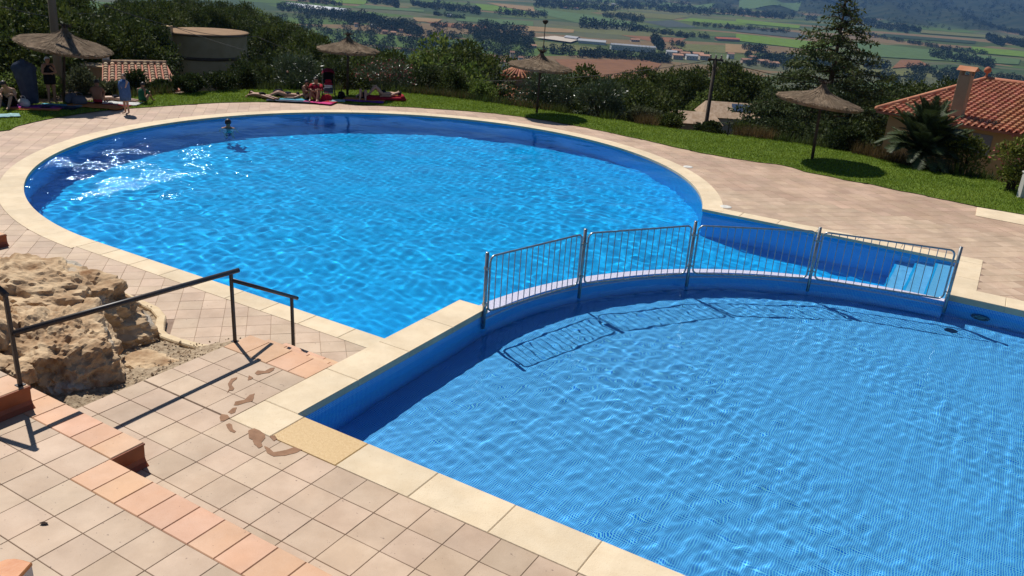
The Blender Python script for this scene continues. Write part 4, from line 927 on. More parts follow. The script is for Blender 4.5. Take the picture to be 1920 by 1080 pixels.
for zp, n_ in zones:
    x0, x1, y0, y1 = min(q[0] for q in zp), max(q[0] for q in zp), min(q[1] for q in zp), max(q[1] for q in zp); got = 0
    for _ in range(n_ * 12):
        px, py = rr.uniform(x0, x1), rr.uniform(y0, y1)
        if got >= n_: break
        if not inside((px, py), zp) or any(inside((px, py), f) for f in fp): continue
        if noise.noise(Vector((px * 0.03, py * 0.12, 1.0))) < -0.15: continue
        p = on_z(px, py, ZPLAIN); p = p if math.hypot(p.x, p.y) > 1000 else on_z(px, py, float(terrain(p.x, p.y)))
        if p.y < 0 or p.length > 8000: continue
        spots.insert(0, (p.x, p.y, float(terrain(p.x, p.y)) - 0.5, rr.uniform(6, 11), rr.uniform(.8, 1.3))); got += 1
print('slope far', len(spots)); far_trees('far_wood', spots[:4000], 'distant wood covering the lower slope', 60, seed=2)
rows = [[(1000,12),(1160,20),5,16],[(1160,10),(1330,26),9,16],[(1000,4),(1300,10),7,14],[(1330,24),(1470,34),6,14],[(1130,30),(1205,40),6,12],[(925,25),(1025,32),6,12],[(1085,50),(1205,58),6,16],[(1190,55),(1290,70),4,9],[(1290,68),(1330,72),4,8],[(1300,48),(1480,62),4,9],
 [(735,5),(745,12),8,12],[(690,4),(745,10),6,14],[(810,14),(900,24),9,14],[(770,8),(815,16),5,11],[(815,28),(870,36),3,8],[(900,50),(985,62),6,12],[(810,50),(900,56),4,9],[(620,30),(760,52),10,12],[(640,34),(700,40),6,14],[(700,46),(790,64),10,10],[(880,62),(1000,84),14,9],
 [(1020,98),(1105,108),5,11],[(1105,104),(1250,116),6,11],[(1225,78),(1240,95),4,14],[(1255,84),(1282,88),3,9],[(1250,98),(1330,110),5,8],[(1390,92),(1440,100),4,12],[(1430,110),(1560,118),5,9],
 [(1575,38),(1700,58),10,16],[(1600,62),(1800,98),3,8],[(1690,52),(1725,60),4,12],[(1800,46),(1925,66),5,12],[(1850,72),(1880,86),6,14],[(1885,78),(1930,90),5,14],[(1740,104),(1860,124),9,12],[(1620,124),(1665,132),4,11],[(1700,128),(1860,150),9,9],[(1800,96),(1850,102),3,8],
 [(1380,26),(1530,38),6,14],[(1470,14),(1620,24),6,16],[(1600,24),(1920,46),10,18],[(1650,16),(1920,34),8,20],[(1385,4),(1600,14),8,18],[(1560,10),(1760,22),5,20],[(520,14),(640,30),12,9],[(560,2),(640,10),4,10]]
for i, (a, b, spread, hgt) in enumerate(rows):
    L = math.hypot(on_z(*a, ZPLAIN).x - on_z(*b, ZPLAIN).x, on_z(*a, ZPLAIN).y - on_z(*b, ZPLAIN).y); n = int(min(170, max(8, L / (hgt * 0.42) * (1 + spread / 5)))); sp_ = []
    for k in range(n):
        t = rr.random(); px = a[0] + (b[0]-a[0])*t; py = a[1] + (b[1]-a[1])*t + rr.uniform(-spread, spread) * 0.5; p = on_z(px, max(py, project((0, 9000, ZPLAIN))[1] if False else py), ZPLAIN)
        if p.y < 0 or p.length > 9000: continue
        s = hgt * rr.uniform(0.6, 1.15); sp_.append((p.x, p.y, float(terrain(p.x, p.y)) - 0.5, s, rr.uniform(0.8, 1.5)))
    if not sp_: continue
    r = np.random.default_rng(100 + i); C = np.array([(q[0], q[1], q[2] + q[3] * q[4] * .5) for q in sp_]); Rd = np.array([(q[3]*.45, q[3]*.45, q[3]*q[4]*.5) for q in sp_])
    V, F = leafcloud(C, Rd, 45 * len(C), hgt * 0.22, hgt * 0.10, 0.3, 0.7, 100 + i)
    np_mesh('tree_belt', V, F, M_far, None, label='belt of distant dark trees on the plain, number %d from the hill' % (i + 1) if False else 'belt of dark trees far out on the plain', cat='wood', kind='stuff')

# ------------------------------------------------------------------ buildings
M_rooft = material('terracotta_roof_tile', (0.43, 0.15, 0.085), 0.8, 0.2, (0.53, 0.245, 0.15), 1.6, vary=0.22, hue=0.012)
M_roofi = material('terracotta_roof_tile_joined', (0.40, 0.15, 0.07), 0.8, 0.2, (0.52, 0.25, 0.13), 0.6, vary=0.22, island=True, hue=0.012)
M_roofold = material('lichened_roof_tile', (0.50, 0.28, 0.17), 0.85, 0.2, (0.60, 0.46, 0.30), 1.5, vary=0.2, hue=0.01)
M_ochre = material('ochre_plaster', (0.44, 0.27, 0.11), 0.9, 0.1, (0.50, 0.33, 0.15), 1.2, bump=0.1)
M_beige = material('beige_plaster', (0.36, 0.26, 0.16), 0.9, 0.1, (0.44, 0.33, 0.21), 0.8, bump=0.1)
M_conc = material('stained_concrete', (0.50, 0.335, 0.175), 0.95, 0.1, (0.64, 0.46, 0.27), 0.7, 8, bump=0.3, bscale=6)
M_shut = material('grey_shutter', (0.25, 0.23, 0.21), 0.6, 0.3)
M_dark = material('dark_opening', (0.02, 0.02, 0.02), 0.8, 0.1)
def roof_quad(parent, A, B, C, D, mat, pitch_w=0.24, tile_l=0.42, limit=300, joined=False):
    """A,B eave corners, C,D ridge corners above B and A; barrel tiles run from eave to ridge. A..D may form a triangle (C == D)"""
    A, B, C, D = map(Vector, (A, B, C, D)); ex = (B - A).normalized(); nrm = ex.cross((D + C) / 2 - (A + B) / 2).normalized(); ey = nrm.cross(ex).normalized()
    if nrm.z < 0: nrm = -nrm; 
    def loc(p): d = p - A; return (d.dot(ex), d.dot(ey))
    poly = [loc(A), loc(B), loc(C)] + ([loc(D)] if (D - C).length > 0.05 else [])
    Lw = (B - A).length; H_ = max(p[1] for p in poly); rot = Matrix((ex, ey, nrm)).transposed().to_4x4()
    mb0 = MB(); seg = 6; r0, r1 = pitch_w * 0.40, pitch_w * 0.33; l = tile_l * 1.12; vs = []
    for (y, r, z) in ((-l/2, r0, 0.035), (l/2, r1, 0.0)):
        for k in range(seg + 1): w = math.pi * k / seg; vs.append((r * math.cos(w), y, z + r * 0.85 * math.sin(w)))
    for r, z in ((r0 * 0.8, 0.035),):
        for k in range(seg + 1): w = math.pi * k / seg; vs.append((r * math.cos(w), -l/2, z + r * 0.85 * math.sin(w)))
    m_ = seg + 1; fs = [(k, k+1, m_+k+1, m_+k) for k in range(seg)] + [(2*m_+k, 2*m_+k+1, k+1, k) for k in range(seg)]
    proto = None; mbj = MB(); n = 0
    for i in range(int(Lw / pitch_w)):
        for j in range(int(H_ / tile_l) + 1):
            c = ((i + 0.5) * pitch_w, (j + 0.42) * tile_l)
            if not inside((c[0], min(c[1], H_ - 0.01)), poly): continue
            p = A + ex * c[0] + ey * c[1] + nrm * 0.02; M4 = Matrix.Translation(p) @ rot @ Matrix.Rotation(random.uniform(-.03, .03), 4, 'Z')
            if joined or n >= limit: mbj.add([M4 @ Vector(v) for v in vs], fs)
            else:
                if proto is None: mb0.add(vs, fs); o = mb0.build('roof_tile', mat, parent, True); proto = o.data
                else: o = bpy.data.objects.new('roof_tile', proto); link(o, parent)
                o.matrix_local = M4; n += 1
    if mbj.f: mbj.build('roof_tiles', M_roofi, parent, True, kind='stuff')
    mbs = MB(); base = [A, B, C] + ([D] if len(poly) == 4 else []); mbs.add([p for p in base] + [p - nrm * 0.12 for p in base], [tuple(range(len(base))), tuple(reversed(range(len(base), 2*len(base))))] + [(k, (k+1) % len(base), len(base) + (k+1) % len(base), len(base) + k) for k in range(len(base))])
    return mbs.build('roof_slab', M_rooft, parent)
def ridge_line(parent, a, b, mat, r=0.13):
    a, b = Vector(a), Vector(b); mb = MB(); mb.tube([a, b], r, 10); return mb.build('ridge_cap', mat, parent, True)
# -- house at right
ze = -0.62; zr = 0.72
E1 = on_z(1643, 207, ze); E2 = on_z(1925, 253, ze); ex = (E2 - E1).normalized(); ey = Vector((-ex.y, ex.x, 0))
RG1 = on_z(1847, 151, zr); span = (RG1 - E1).dot(ey)
RGl = E1 + ex * (RG1 - E1).dot(ex) + ey * span; RGl.z = zr; RGr = RGl + ex * 9.0
E3 = E1 + ey * span * 2; E4 = E2 + ey * span * 2; E2b = E1 + ex * ((RG1 - E1).dot(ex) + 9.0); E2b.z = ze
hs_ = E1.copy(); house = tag(empty('tiled_house', (0, 0, 0)), 'ochre house with hipped terracotta roof and chimney at right', 'house')
roof_quad(house, E1, E2b, RGr, RGl, M_rooft, 0.30, 0.42, 300)
roof_quad(house, E3, E1, RGl, RGl, M_rooft, 0.30, 0.42, joined=True)
roof_quad(house, E2b + ey * span * 2, E3, RGl, RGr, M_rooft, 0.30, 0.42, joined=True)
ridge_line(house, E1 + Vector((0, 0, .1)), RGl + Vector((0, 0, .1)), M_rooft); ridge_line(house, E3 + Vector((0, 0, .1)), RGl + Vector((0, 0, .1)), M_rooft); ridge_line(house, RGl + Vector((0, 0, .1)), RGr + Vector((0, 0, .1)), M_rooft)
mb = MB(); a = E1 + ex * 0.5 + ey * 0.5; b = E2b + ey * 0.5; c = E2b + ey * (2*span - 0.5); d = E3 + ex * 0.5 - ey * 0.5
q = [(p.x, p.y) for p in (a, b, c, d)]; mb.prism(q, ze - 7.0, ze - 0.1, 0); mb.build('wall', M_ochre, house)
def on_wall(px, py, o_, nrm): d = px_dir(px, py); t = (o_ - Vector((0, 0, CAM_H))).dot(nrm) / d.dot(nrm); return Vector((0, 0, CAM_H)) + d * t
wp = on_wall(1838, 270, a, ey); mw = Matrix.Translation(wp) @ Matrix((ex, ey, Vector((0, 0, 1)))).transposed().to_4x4()
mb = MB(); mb.box((-0.46, -0.05, -0.46), (0.46, 0.02, 0.46), mw); win = mb.build('window', M_shut, house)
for z in np.linspace(-0.42, 0.42, 13)[:-1]:
    mb = MB(); mb.box((-0.42, -0.065, z), (0.42, -0.052, z + 0.055), mw); mb.build('shutter_slat', M_shut, win)
mb = MB(); mb.box((-0.55, -0.10, -0.53), (0.55, 0.01, -0.465), mw); mb.build('sill', M_ochre, win)
# chimney
DCH = math.hypot((E1 + ex * 4 + ey * 1.2).x, (E1 + ex * 4 + ey * 1.2).y); cb = at_dist(1797, 203, DCH); mc = Matrix.Translation((cb.x, cb.y, 0)) @ Matrix.Rotation(math.atan2(ex.y, ex.x), 4, 'Z')
zt = at_dist(1803, 140, DCH).z
mb = MB(); mb.bbox((-0.27, -0.27, ze), (0.27, 0.27, zt), 0.01, mc); ch = mb.build('chimney', M_beige, house)
for sx_, sy_ in ((-1,-1),(1,-1),(1,1),(-1,1)):
    mb = MB(); mb.box((sx_*0.22 - .05, sy_*0.22 - .05, zt), (sx_*0.22 + .05, sy_*0.22 + .05, zt + 0.22), mc); mb.build('cap_pillar', M_beige, ch)
mb = MB(); mb.add([mc @ Vector(v) for v in ((-.42,-.36,zt+.22),(.42,-.36,zt+.22),(.42,.36,zt+.22),(-.42,.36,zt+.22),(-.42,0,zt+.42),(.42,0,zt+.42))], [(0,1,5,4),(2,3,4,5),(0,4,3),(1,2,5),(3,2,1,0)]); mb.build('chimney_cap', M_rooft, ch)
mb = MB(); mb.lathe([(0.0, 0.0), (0.10, 0.0), (0.06, 0.16), (0.05, 0.24), (0.16, 0.30), (0.20, 0.42), (0.13, 0.56), (0.0, 0.62)], 14, RGl + Vector((0, 0, 0.15))); mb.build('finial', M_rooft, house, True)
# -- small tiled shed roof at left
A = at_dist(190, 162, 43.0); B = at_dist(338, 171, 43.0); zA = (A.z + B.z) / 2 - 0.05; A.z = B.z = zA
D_ = at_dist(192, 118, 47.5); C_ = at_dist(312, 120, 47.5); zD = (C_.z + D_.z) / 2; C_.z = D_.z = zD
shed = tag(empty('tiled_shed', (0, 0, 0)), 'low shed with sunlit pale terracotta tile roof behind the bathers at left', 'shed')
roof_quad(shed, A, B, C_, D_, M_roofold, 0.30, 0.44, 300); ridge_line(shed, D_ + Vector((0, 0, .06)), C_ + Vector((0, 0, .06)), M_roofold, 0.11)
mb = MB(); q = [(A.x + .2, A.y + .3), (B.x - .2, B.y + .3), (C_.x - .2, C_.y), (D_.x + .2, D_.y)]; mb.prism(q, zA - 4, zA - 0.15, 0); mb.build('wall', M_beige, shed)
mb = MB(); mb.box((-0.12, -0.12, 0), (0.12, 0.12, 0.55), Matrix.Translation(D_ + Vector((0.1, 0.2, -0.2)))); mb.box((-0.17, -0.17, 0.55), (0.17, 0.17, 0.62), Matrix.Translation(D_ + Vector((0.1, 0.2, -0.2)))); mb.build('vent_pipe', M_white, shed)
p = at_dist(176, 135, 50); mb = MB(); mb.box((-0.9, -0.6, -4), (0.9, 0.6, 0.3), Matrix.Translation(p)); mb.box((-1.0, -0.7, 0.3), (1.0, 0.7, 0.4), Matrix.Translation(p)); mb.build('lean_to', M_beige, shed)
# -- round water tank
tp = at_dist(386, 62, 72); R_t = 3.05; tank = tag(empty('water_tank', (tp.x, tp.y, tp.z)), 'round stained concrete water tank among the trees at left', 'tank')
mb = MB(); mb.lathe([(R_t, -7), (R_t, -1.75)], 40); mb.lathe([(R_t, -1.55), (R_t, -0.12), (R_t, 0)], 40); mb.build('drum', M_conc, tank, True)
mb = MB(); mb.lathe([(R_t, -1.78), (R_t + .09, -1.75), (R_t + .09, -1.57), (R_t, -1.54)], 40); mb.build('ring_beam', material('tank_band', (0.12, 0.08, 0.05), 0.9), tank, True)
mb = MB(); mb.lathe([(R_t + .02, -0.02), (R_t + .16, 0.0), (R_t + .16, 0.14), (R_t - .1, 0.16), (0, 0.20)], 40); mb.build('roof_slab', material('tank_roof', (0.22, 0.14, 0.085), 0.95, 0.1, (0.30, 0.20, 0.12), 1.5), tank, True)
for a_ in (-1.95, -1.15):
    mb = MB(); mb.box((-0.22, -0.06, -0.2), (0.22, 0.06, 0.2), Matrix.Translation((R_t * math.cos(a_), R_t * math.sin(a_), -3.2)) @ Matrix.Rotation(a_ + math.pi/2, 4, 'Z')); mb.build('hatch', M_dark, tank)
p = at_dist(312, 48, 70); mb = MB(); mb.bbox((-0.36, -0.3, -7), (0.36, 0.3, 0), 0.02); o = mb.build('concrete_pier', M_conc, None, label='tall brown concrete pier left of the round tank', cat='pier'); o.location = p
# -- turret house
tc_ = at_dist(972, 141, 62); tur = tag(empty('turret_house', (tc_.x, tc_.y, tc_.z)), 'round turret with conical terracotta roof behind the third parasol', 'house')
mb = MB(); mb.lathe([(1.05, -8), (1.05, 0.05)], 28); mb.build('turret_wall', M_beige, tur, True)
mb = MB(); mb.lathe([(1.32, -0.06), (1.32, 0.02), (0.0, 0.72)], 28); rfo = mb.build('conical_roof', M_rooft, tur)
for k in range(26):
    a_ = 6.283 * k / 26; mb = MB(); mb.tube([(1.36 * math.cos(a_), 1.36 * math.sin(a_), 0.03), (0.10 * math.cos(a_), 0.10 * math.sin(a_), 0.72)], [0.085, 0.02], 6); mb.build('roof_tile_row', M_rooft, rfo, True)
q0 = at_dist(915, 190, 57) - Vector((tc_.x, tc_.y, tc_.z)); q1 = at_dist(1000, 196, 57) - Vector((tc_.x, tc_.y, tc_.z)); q2 = at_dist(1000, 158, 61.5) - Vector((tc_.x, tc_.y, tc_.z)); q3 = at_dist(930, 156, 61.5) - Vector((tc_.x, tc_.y, tc_.z)); q1.z = q0.z; q2.z = q3.z
roof_quad(tur, q0, q1, q2, q3, M_rooft, 0.26, 0.42, joined=True)
mb = MB(); mb.prism([(q0.x+.1, q0.y+.2), (q1.x, q1.y+.2), (q2.x, q2.y), (q3.x+.1, q3.y)], q0.z - 6, q0.z - 0.1, 0); mb.build('wall', M_beige, tur)
# -- house with solar panel
sp0 = at_dist(1366, 199, 74); sol = tag(empty('solar_house', sp0), 'low house with pale roof and solar panels behind the utility pole', 'house'); sol.scale = (0.62, 0.62, 0.62)
M_pale = material('pale_roof', (0.34, 0.23, 0.15), 0.85, 0.15, (0.48, 0.36, 0.26), 2.5)
mb = MB(); mb.add([(-4,-3,-1.2),(4,-3,-1.2),(4,3,-1.2),(-4,3,-1.2),(-3.2,0,0.55),(3.2,0,0.55)], [(0,1,5,4),(2,3,4,5),(0,4,3),(1,2,5),(3,2,1,0)]); mb.build('roof', M_pale, sol)
mb = MB(); mb.box((-3.6,-2.6,-5), (3.6,2.6,-1.2)); mb.build('wall', M_white, sol)
M_solar = material('solar_panel', (0.05, 0.08, 0.16), 0.2, 0.6)
nrm_ = Vector((0, -1.75, 3)).normalized()
for k in range(3):
    a_ = Vector((0.3 + k * 0.82, -0.35, 0.55 - 0.35 * 1.75 / 3)); ey_ = Vector((0, -3, -1.75)).normalized(); ex_ = Vector((1, 0, 0)); mb = MB()
    mb.add([a_ + ex_ * s_ * 0.78 + ey_ * t_ * 1.5 + nrm_ * h_ for h_ in (0.03, 0.09) for s_, t_ in ((0,0),(1,0),(1,1),(0,1))], [(0,3,2,1),(4,5,6,7),(0,1,5,4),(1,2,6,5),(2,3,7,6),(3,0,4,7)]); mb.build('solar_panel', M_solar, sol)
sp1 = at_dist(1300, 212, 70); ann = tag(empty('roof_annex', sp1), 'small flat pale roofed outbuilding left of the utility pole', 'outbuilding')
mb = MB(); mb.add([(-2.2,-1.6,-.6),(2.2,-1.6,-.6),(2.2,1.6,-.6),(-2.2,1.6,-.6),(-1.6,0,0.15),(1.6,0,0.15)], [(0,1,5,4),(2,3,4,5),(0,4,3),(1,2,5),(3,2,1,0)]); mb.build('roof', M_pale, ann); mb = MB(); mb.box((-2,-1.4,-4), (2,1.4,-.6)); mb.build('wall', M_beige, ann)
# -- peach gable at far left
sp2 = at_dist(14, 118, 60); pg = tag(empty('peach_house', sp2), 'peach gabled house at the far left edge above the bushes', 'house')
mb = MB(); mb.add([(-1.4,-2,-4),(1.0,-2,-4),(1.0,2,-4),(-1.4,2,-4),(-1.4,-2,0),(1.0,-2,-0.0),(1.0,2,0),(-1.4,2,0),(-0.2,-2,0.5),(-0.2,2,0.5)], [(0,1,5,8,4),(1,2,6,5),(2,3,7,9,6),(3,0,4,7)]); mb.build('wall', material('peach_plaster', (0.55, 0.33, 0.18), 0.9), pg)
mb = MB(); mb.add([(-1.6,-2.2,-.05),(-0.2,-2.2,.56),(1.2,-2.2,-.05),(-1.6,2.2,-.05),(-0.2,2.2,.56),(1.2,2.2,-.05)], [(0,1,4,3),(1,2,5,4)]); mb.build('roof', M_white, pg)
# -- village on the plain
M_vw = [material('village_white', (0.62, 0.60, 0.56), 0.9), material('village_cream', (0.52, 0.43, 0.33), 0.9), material('village_pink', (0.50, 0.34, 0.26), 0.9)]; M_vr = material('village_roof', (0.36, 0.19, 0.12), 0.9, vary=0.2); M_vg = material('village_grey_roof', (0.30, 0.31, 0.33), 0.8)
vill = [(1150 + 6.5 * k, 93 + 0.5 * k, 11, 9, 9, 0, 'white terraced house in the long row of the village') for k in range(12)] + \
 [(1258, 106, 13, 10, 6, 0, 'white'), (1270, 111, 12, 9, 5, 1, ''), (1283, 107, 12, 10, 5, 2, ''), (1296, 112, 14, 9, 5, 0, ''), (1308, 108, 13, 9, 5, 2, ''), (1320, 112, 13, 9, 5, 1, ''), (1268, 102, 13, 9, 5, 2, ''), (1369, 110, 8, 6, 6, 0, ''), (1410, 114, 9, 7, 5, 1, ''), (1430, 120, 14, 9, 4, 1, ''), (1448, 124, 14, 9, 4, 1, ''), (1400, 118, 14, 8, 4, 2, ''),
  (700, 45, 12, 8, 5, 0, ''), (712, 52, 10, 8, 5, 1, ''), (722, 56, 14, 8, 4, 2, ''), (738, 58, 14, 9, 4, 2, ''), (752, 54, 10, 8, 4, 1, ''), (668, 43, 12, 8, 5, 0, ''), (842, 32, 10, 6, 5, 0, ''), (930, 82, 9, 7, 5, 1, ''), (944, 92, 9, 8, 5, 0, ''), (962, 76, 9, 7, 6, 1, ''), (978, 84, 9, 7, 5, 0, ''), (925, 88, 8, 7, 5, 0, ''), (1000, 90, 9, 7, 4, 1, ''), (768, 64, 10, 8, 4, 1, ''), (735, 48, 10, 7, 4, 2, ''),
  (1190, 52 + 26, 18, 10, 4, 1, ''), (1060, 17, 16, 8, 5, 0, ''), (1080, 18, 14, 8, 5, 0, ''), (1150, 10, 16, 8, 5, 0, '')]
names_v = {0: 'white', 1: 'cream', 2: 'pinkish'}
for i, (px, py, w_, d_, h_, c_, lab) in enumerate(vill):
    p = on_z(px, py, ZPLAIN); 
    if px < 1000 and py > 40: p = on_z(px, py, -95 if py > 70 else -118); w_, d_, h_ = w_ * .62, d_ * .62, h_ * .55
    if px > 1240: w_, d_, h_ = w_ * 1.35, d_ * 1.35, h_ * 1.4
    h0 = tag(empty('village_house', (p.x, p.y, float(terrain(p.x, p.y)) + (p.z - float(terrain(p.x, p.y))) * 0.35), R_(rr.uniform(-12, 12) + 8)))
    mb = MB(); mb.box((-w_/2, -d_/2, -8), (w_/2, d_/2, h_)); mb.build('wall', M_vw[c_], h0)
    mb = MB(); e = 0.6; mb.add([(-w_/2-e,-d_/2-e,h_),(w_/2+e,-d_/2-e,h_),(w_/2+e,d_/2+e,h_),(-w_/2-e,d_/2+e,h_),(-w_/2-e,0,h_+2.2),(w_/2+e,0,h_+2.2)], [(0,1,5,4),(2,3,4,5),(0,4,3),(1,2,5),(3,2,1,0)]); mb.build('roof', M_vr if (c_ or i % 3) and not lab else M_vg, h0)
    for k in range(max(2, int(w_ / 4))):
        mb = MB(); x0 = -w_/2 + (k + .5) * w_ / max(2, int(w_ / 4)); mb.box((x0 - .6, -d_/2 - .05, h_*0.45), (x0 + .6, -d_/2 + .02, h_*0.45 + 1.5)); mb.build('window', M_dark, h0)
    zone = 'in the village beyond the brown field' if px > 1000 else 'among the trees at the left of the plain' if px < 800 else 'on the lower slope left of the third parasol'
    tag(h0, lab if len(lab) > 8 else 'tiny %s house %s' % (names_v[c_], zone), 'house', lab[:20] + 's' if len(lab) > 8 else 'houses %s %s' % (names_v[c_], zone))
def long_shed(pxa, pxb, w_, h_, mw_, mr_, label, name='barn'):
    a, b = on_z(*pxa, ZPLAIN), on_z(*pxb, ZPLAIN); c = (a + b) / 2; L = (b - a).length; o = tag(empty(name, c, math.atan2(b.y - a.y, b.x - a.x)), label, 'barn')
    mb = MB(); mb.box((-L/2, -w_/2, -1), (L/2, w_/2, h_)); mb.build('wall', mw_, o)
    mb = MB(); mb.add([(-L/2-1,-w_/2-1,h_),(L/2+1,-w_/2-1,h_),(L/2+1,w_/2+1,h_),(-L/2-1,w_/2+1,h_),(-L/2-1,0,h_+3),(L/2+1,0,h_+3)], [(0,1,5,4),(2,3,4,5),(0,4,3),(1,2,5),(3,2,1,0)]); mb.build('roof', mr_, o)
long_shed((1342, 76), (1384, 78), 14, 5, M_vw[2], material('red_barn_roof', (0.34, 0.10, 0.06), 0.9), 'long red-roofed barn out on the plain')
long_shed((1085, 80), (1135, 84), 22, 5, M_vw[0], M_vg, 'long grey shed beside the pale yard')
long_shed((1062, 74), (1084, 77), 14, 5, M_vw[0], M_vg, 'short grey shed at the left of the pale yard')
sheet('yard', [(p.x, p.y) for p in [on_z(*q, ZPLAIN) for q in ((1003,73),(1040,70),(1085,77),(1070,82))]], [], ZPLAIN + 3.0, material('pale_yard', (0.42, 0.36, 0.29), 0.95), None, label='pale bare yard beside the grey sheds', cat='yard', kind='structure')
o = bpy.data.objects['yard']; o.location.z = 0

# ------------------------------------------------------------------ shrubs, cedar, palm
def bush(name, px, base_py, top_py, wpx, D, mat, n, ll, lw, label, seed, up=0.6, out=0.9, flowers=None, zb=None, droop=0.0, cat='bush'):
    D *= KF; b = at_dist(px, base_py, D); t = at_dist(px, top_py, D); z0 = b.z if zb is None else zb; h = t.z - z0; w = wpx * D * 1.03 / FPX / 2
    r = np.random.default_rng(seed); root = tag(empty(name, (b.x, b.y, z0)), label, cat); C, Rd = [], []
    for k in range(16):
        d = r.standard_normal(3); d /= np.linalg.norm(d); q = 0.35 + 0.35 * r.random()
        C.append((d[0] * w * q * 1.1, d[1] * w * q * 1.1, h * (0.48 + d[2] * 0.30))); Rd.append((w * (0.30 + 0.16 * r.random()),) * 2 + (h * (0.18 + 0.10 * r.random()),))
    V, F = leafcloud(C, np.array(Rd), n, ll, lw, up, 0.35, seed, droop, out); V[:, 2] = np.maximum(V[:, 2], -0.3); np_mesh('foliage', V, F, mat, root)
    mb = MB()
    for k in range(9):
        a = r.random() * 6.283; e = Vector((C[k][0] * .9, C[k][1] * .9, C[k][2])); mb.tube([(0.1 * math.cos(a), 0.1 * math.sin(a), -0.4), e * 0.5 + Vector((0, 0, h * .1)), e], [0.03, 0.02, 0.008], 5)
    mb.build('stem', M_bark, root, True)
    if flowers:
        V, F = leafcloud(C, np.array(Rd) * 1.12, flowers[1], 0.085, 0.035, 0.5, 0.85, seed + 1); k = V[::4, 2] > h * 0.35; kk = np.repeat(k, 4); V = V[kk]; np_mesh('blossom', V, np.arange(len(V)).reshape(-1, 4), flowers[0], root)
    return root
M_pink = material('pink_blossom', (0.40, 0.07, 0.075), 0.6, 0.2, (0.50, 0.16, 0.14), 2, vary=0.3, island=True)
M_yg = foliage_mat('yellow_green_foliage', (0.10, 0.125, 0.02), (0.19, 0.19, 0.04))
M_grey = foliage_mat('grey_green_foliage', (0.07, 0.085, 0.04), (0.12, 0.13, 0.065))
bush('oleander', 558, 172, 96, 100, 36.0, M_ole, 5200, 0.16, 0.017, 'oleander bush with shining leaves left of the pushchair', 40)
bush('oleander', 725, 172, 106, 104, 37.0, M_ole, 5200, 0.16, 0.017, 'oleander bush with red blossom behind the sunbathers with raised knees', 41, flowers=(M_pink, 700))
bush('oleander', 1018, 214, 126, 116, 34.8, M_ole, 6500, 0.17, 0.018, 'tall shining oleander behind the third parasol', 42)
bush('oleander', 1128, 226, 150, 112, 33.8, M_ole, 6000, 0.17, 0.018, 'oleander blown to one side just right of the third parasol', 43)
for i, (px, b, t, w, D, mt, lab) in enumerate([(360, 176, 138, 60, 33.5, M_oak, 'low dark shrub right of the tiled shed'), (412, 176, 132, 66, 34.5, M_oak, 'low dark shrub below the round tank'), (462, 172, 120, 70, 36, M_oak, 'dark shrub left of the shining oleander'),
     (640, 172, 118, 84, 38.5, M_oak, 'dark shrub behind the second parasol pole'), (795, 180, 120, 76, 38, M_oak, 'dark shrub right of the red oleander'), (850, 186, 128, 70, 37.5, M_pine, 'green shrub in the gap right of the red oleander'), (902, 196, 146, 60, 37, M_light, 'lighter green shrub left of the turret house'),
     (15, 195, 122, 80, 32, M_light, 'leafy bush at the left edge behind the crouching bather'), (80, 195, 128, 70, 32.5, M_light, 'leafy bush behind the standing woman'), (150, 192, 122, 70, 33.5, M_grey, 'grey-green bush under the first parasol'), (208, 186, 150, 50, 33, M_grey, 'small olive bush below the shed roof'), (258, 190, 128, 38, 33.5, M_oak, 'narrow dark shrub in front of the shed roof'), (305, 178, 150, 50, 34, M_oak, 'dark shrub at the right end of the shed roof'),
     (1205, 238, 196, 62, 33.5, M_grey, 'grey-green bush right of the windblown oleander'), (1250, 246, 214, 60, 33, M_pine, 'green bush left of the utility pole'), (1330, 256, 228, 60, 33.5, M_oak, 'dark bush at the foot of the utility pole'), (1395, 258, 230, 60, 34, M_pine, 'green bush right of the utility pole'), (1470, 268, 218, 70, 33, M_oak, 'bush left of the fourth parasol pole'), (1590, 288, 236, 90, 31, M_oak, 'bush right of the fourth parasol pole'), (1800, 330, 250, 90, 30.5, M_yg, 'yellow-green bush between the palm and the house wall'),
     (1895, 345, 248, 90, 28.0, M_yg, 'yellow-green bush with red tips at the right edge')]):
    bush('shrub', px, b, t, w, D, mt, 2600, 0.11, 0.032, lab, 60 + i, flowers=(M_pink, 90) if px == 1895 else None)
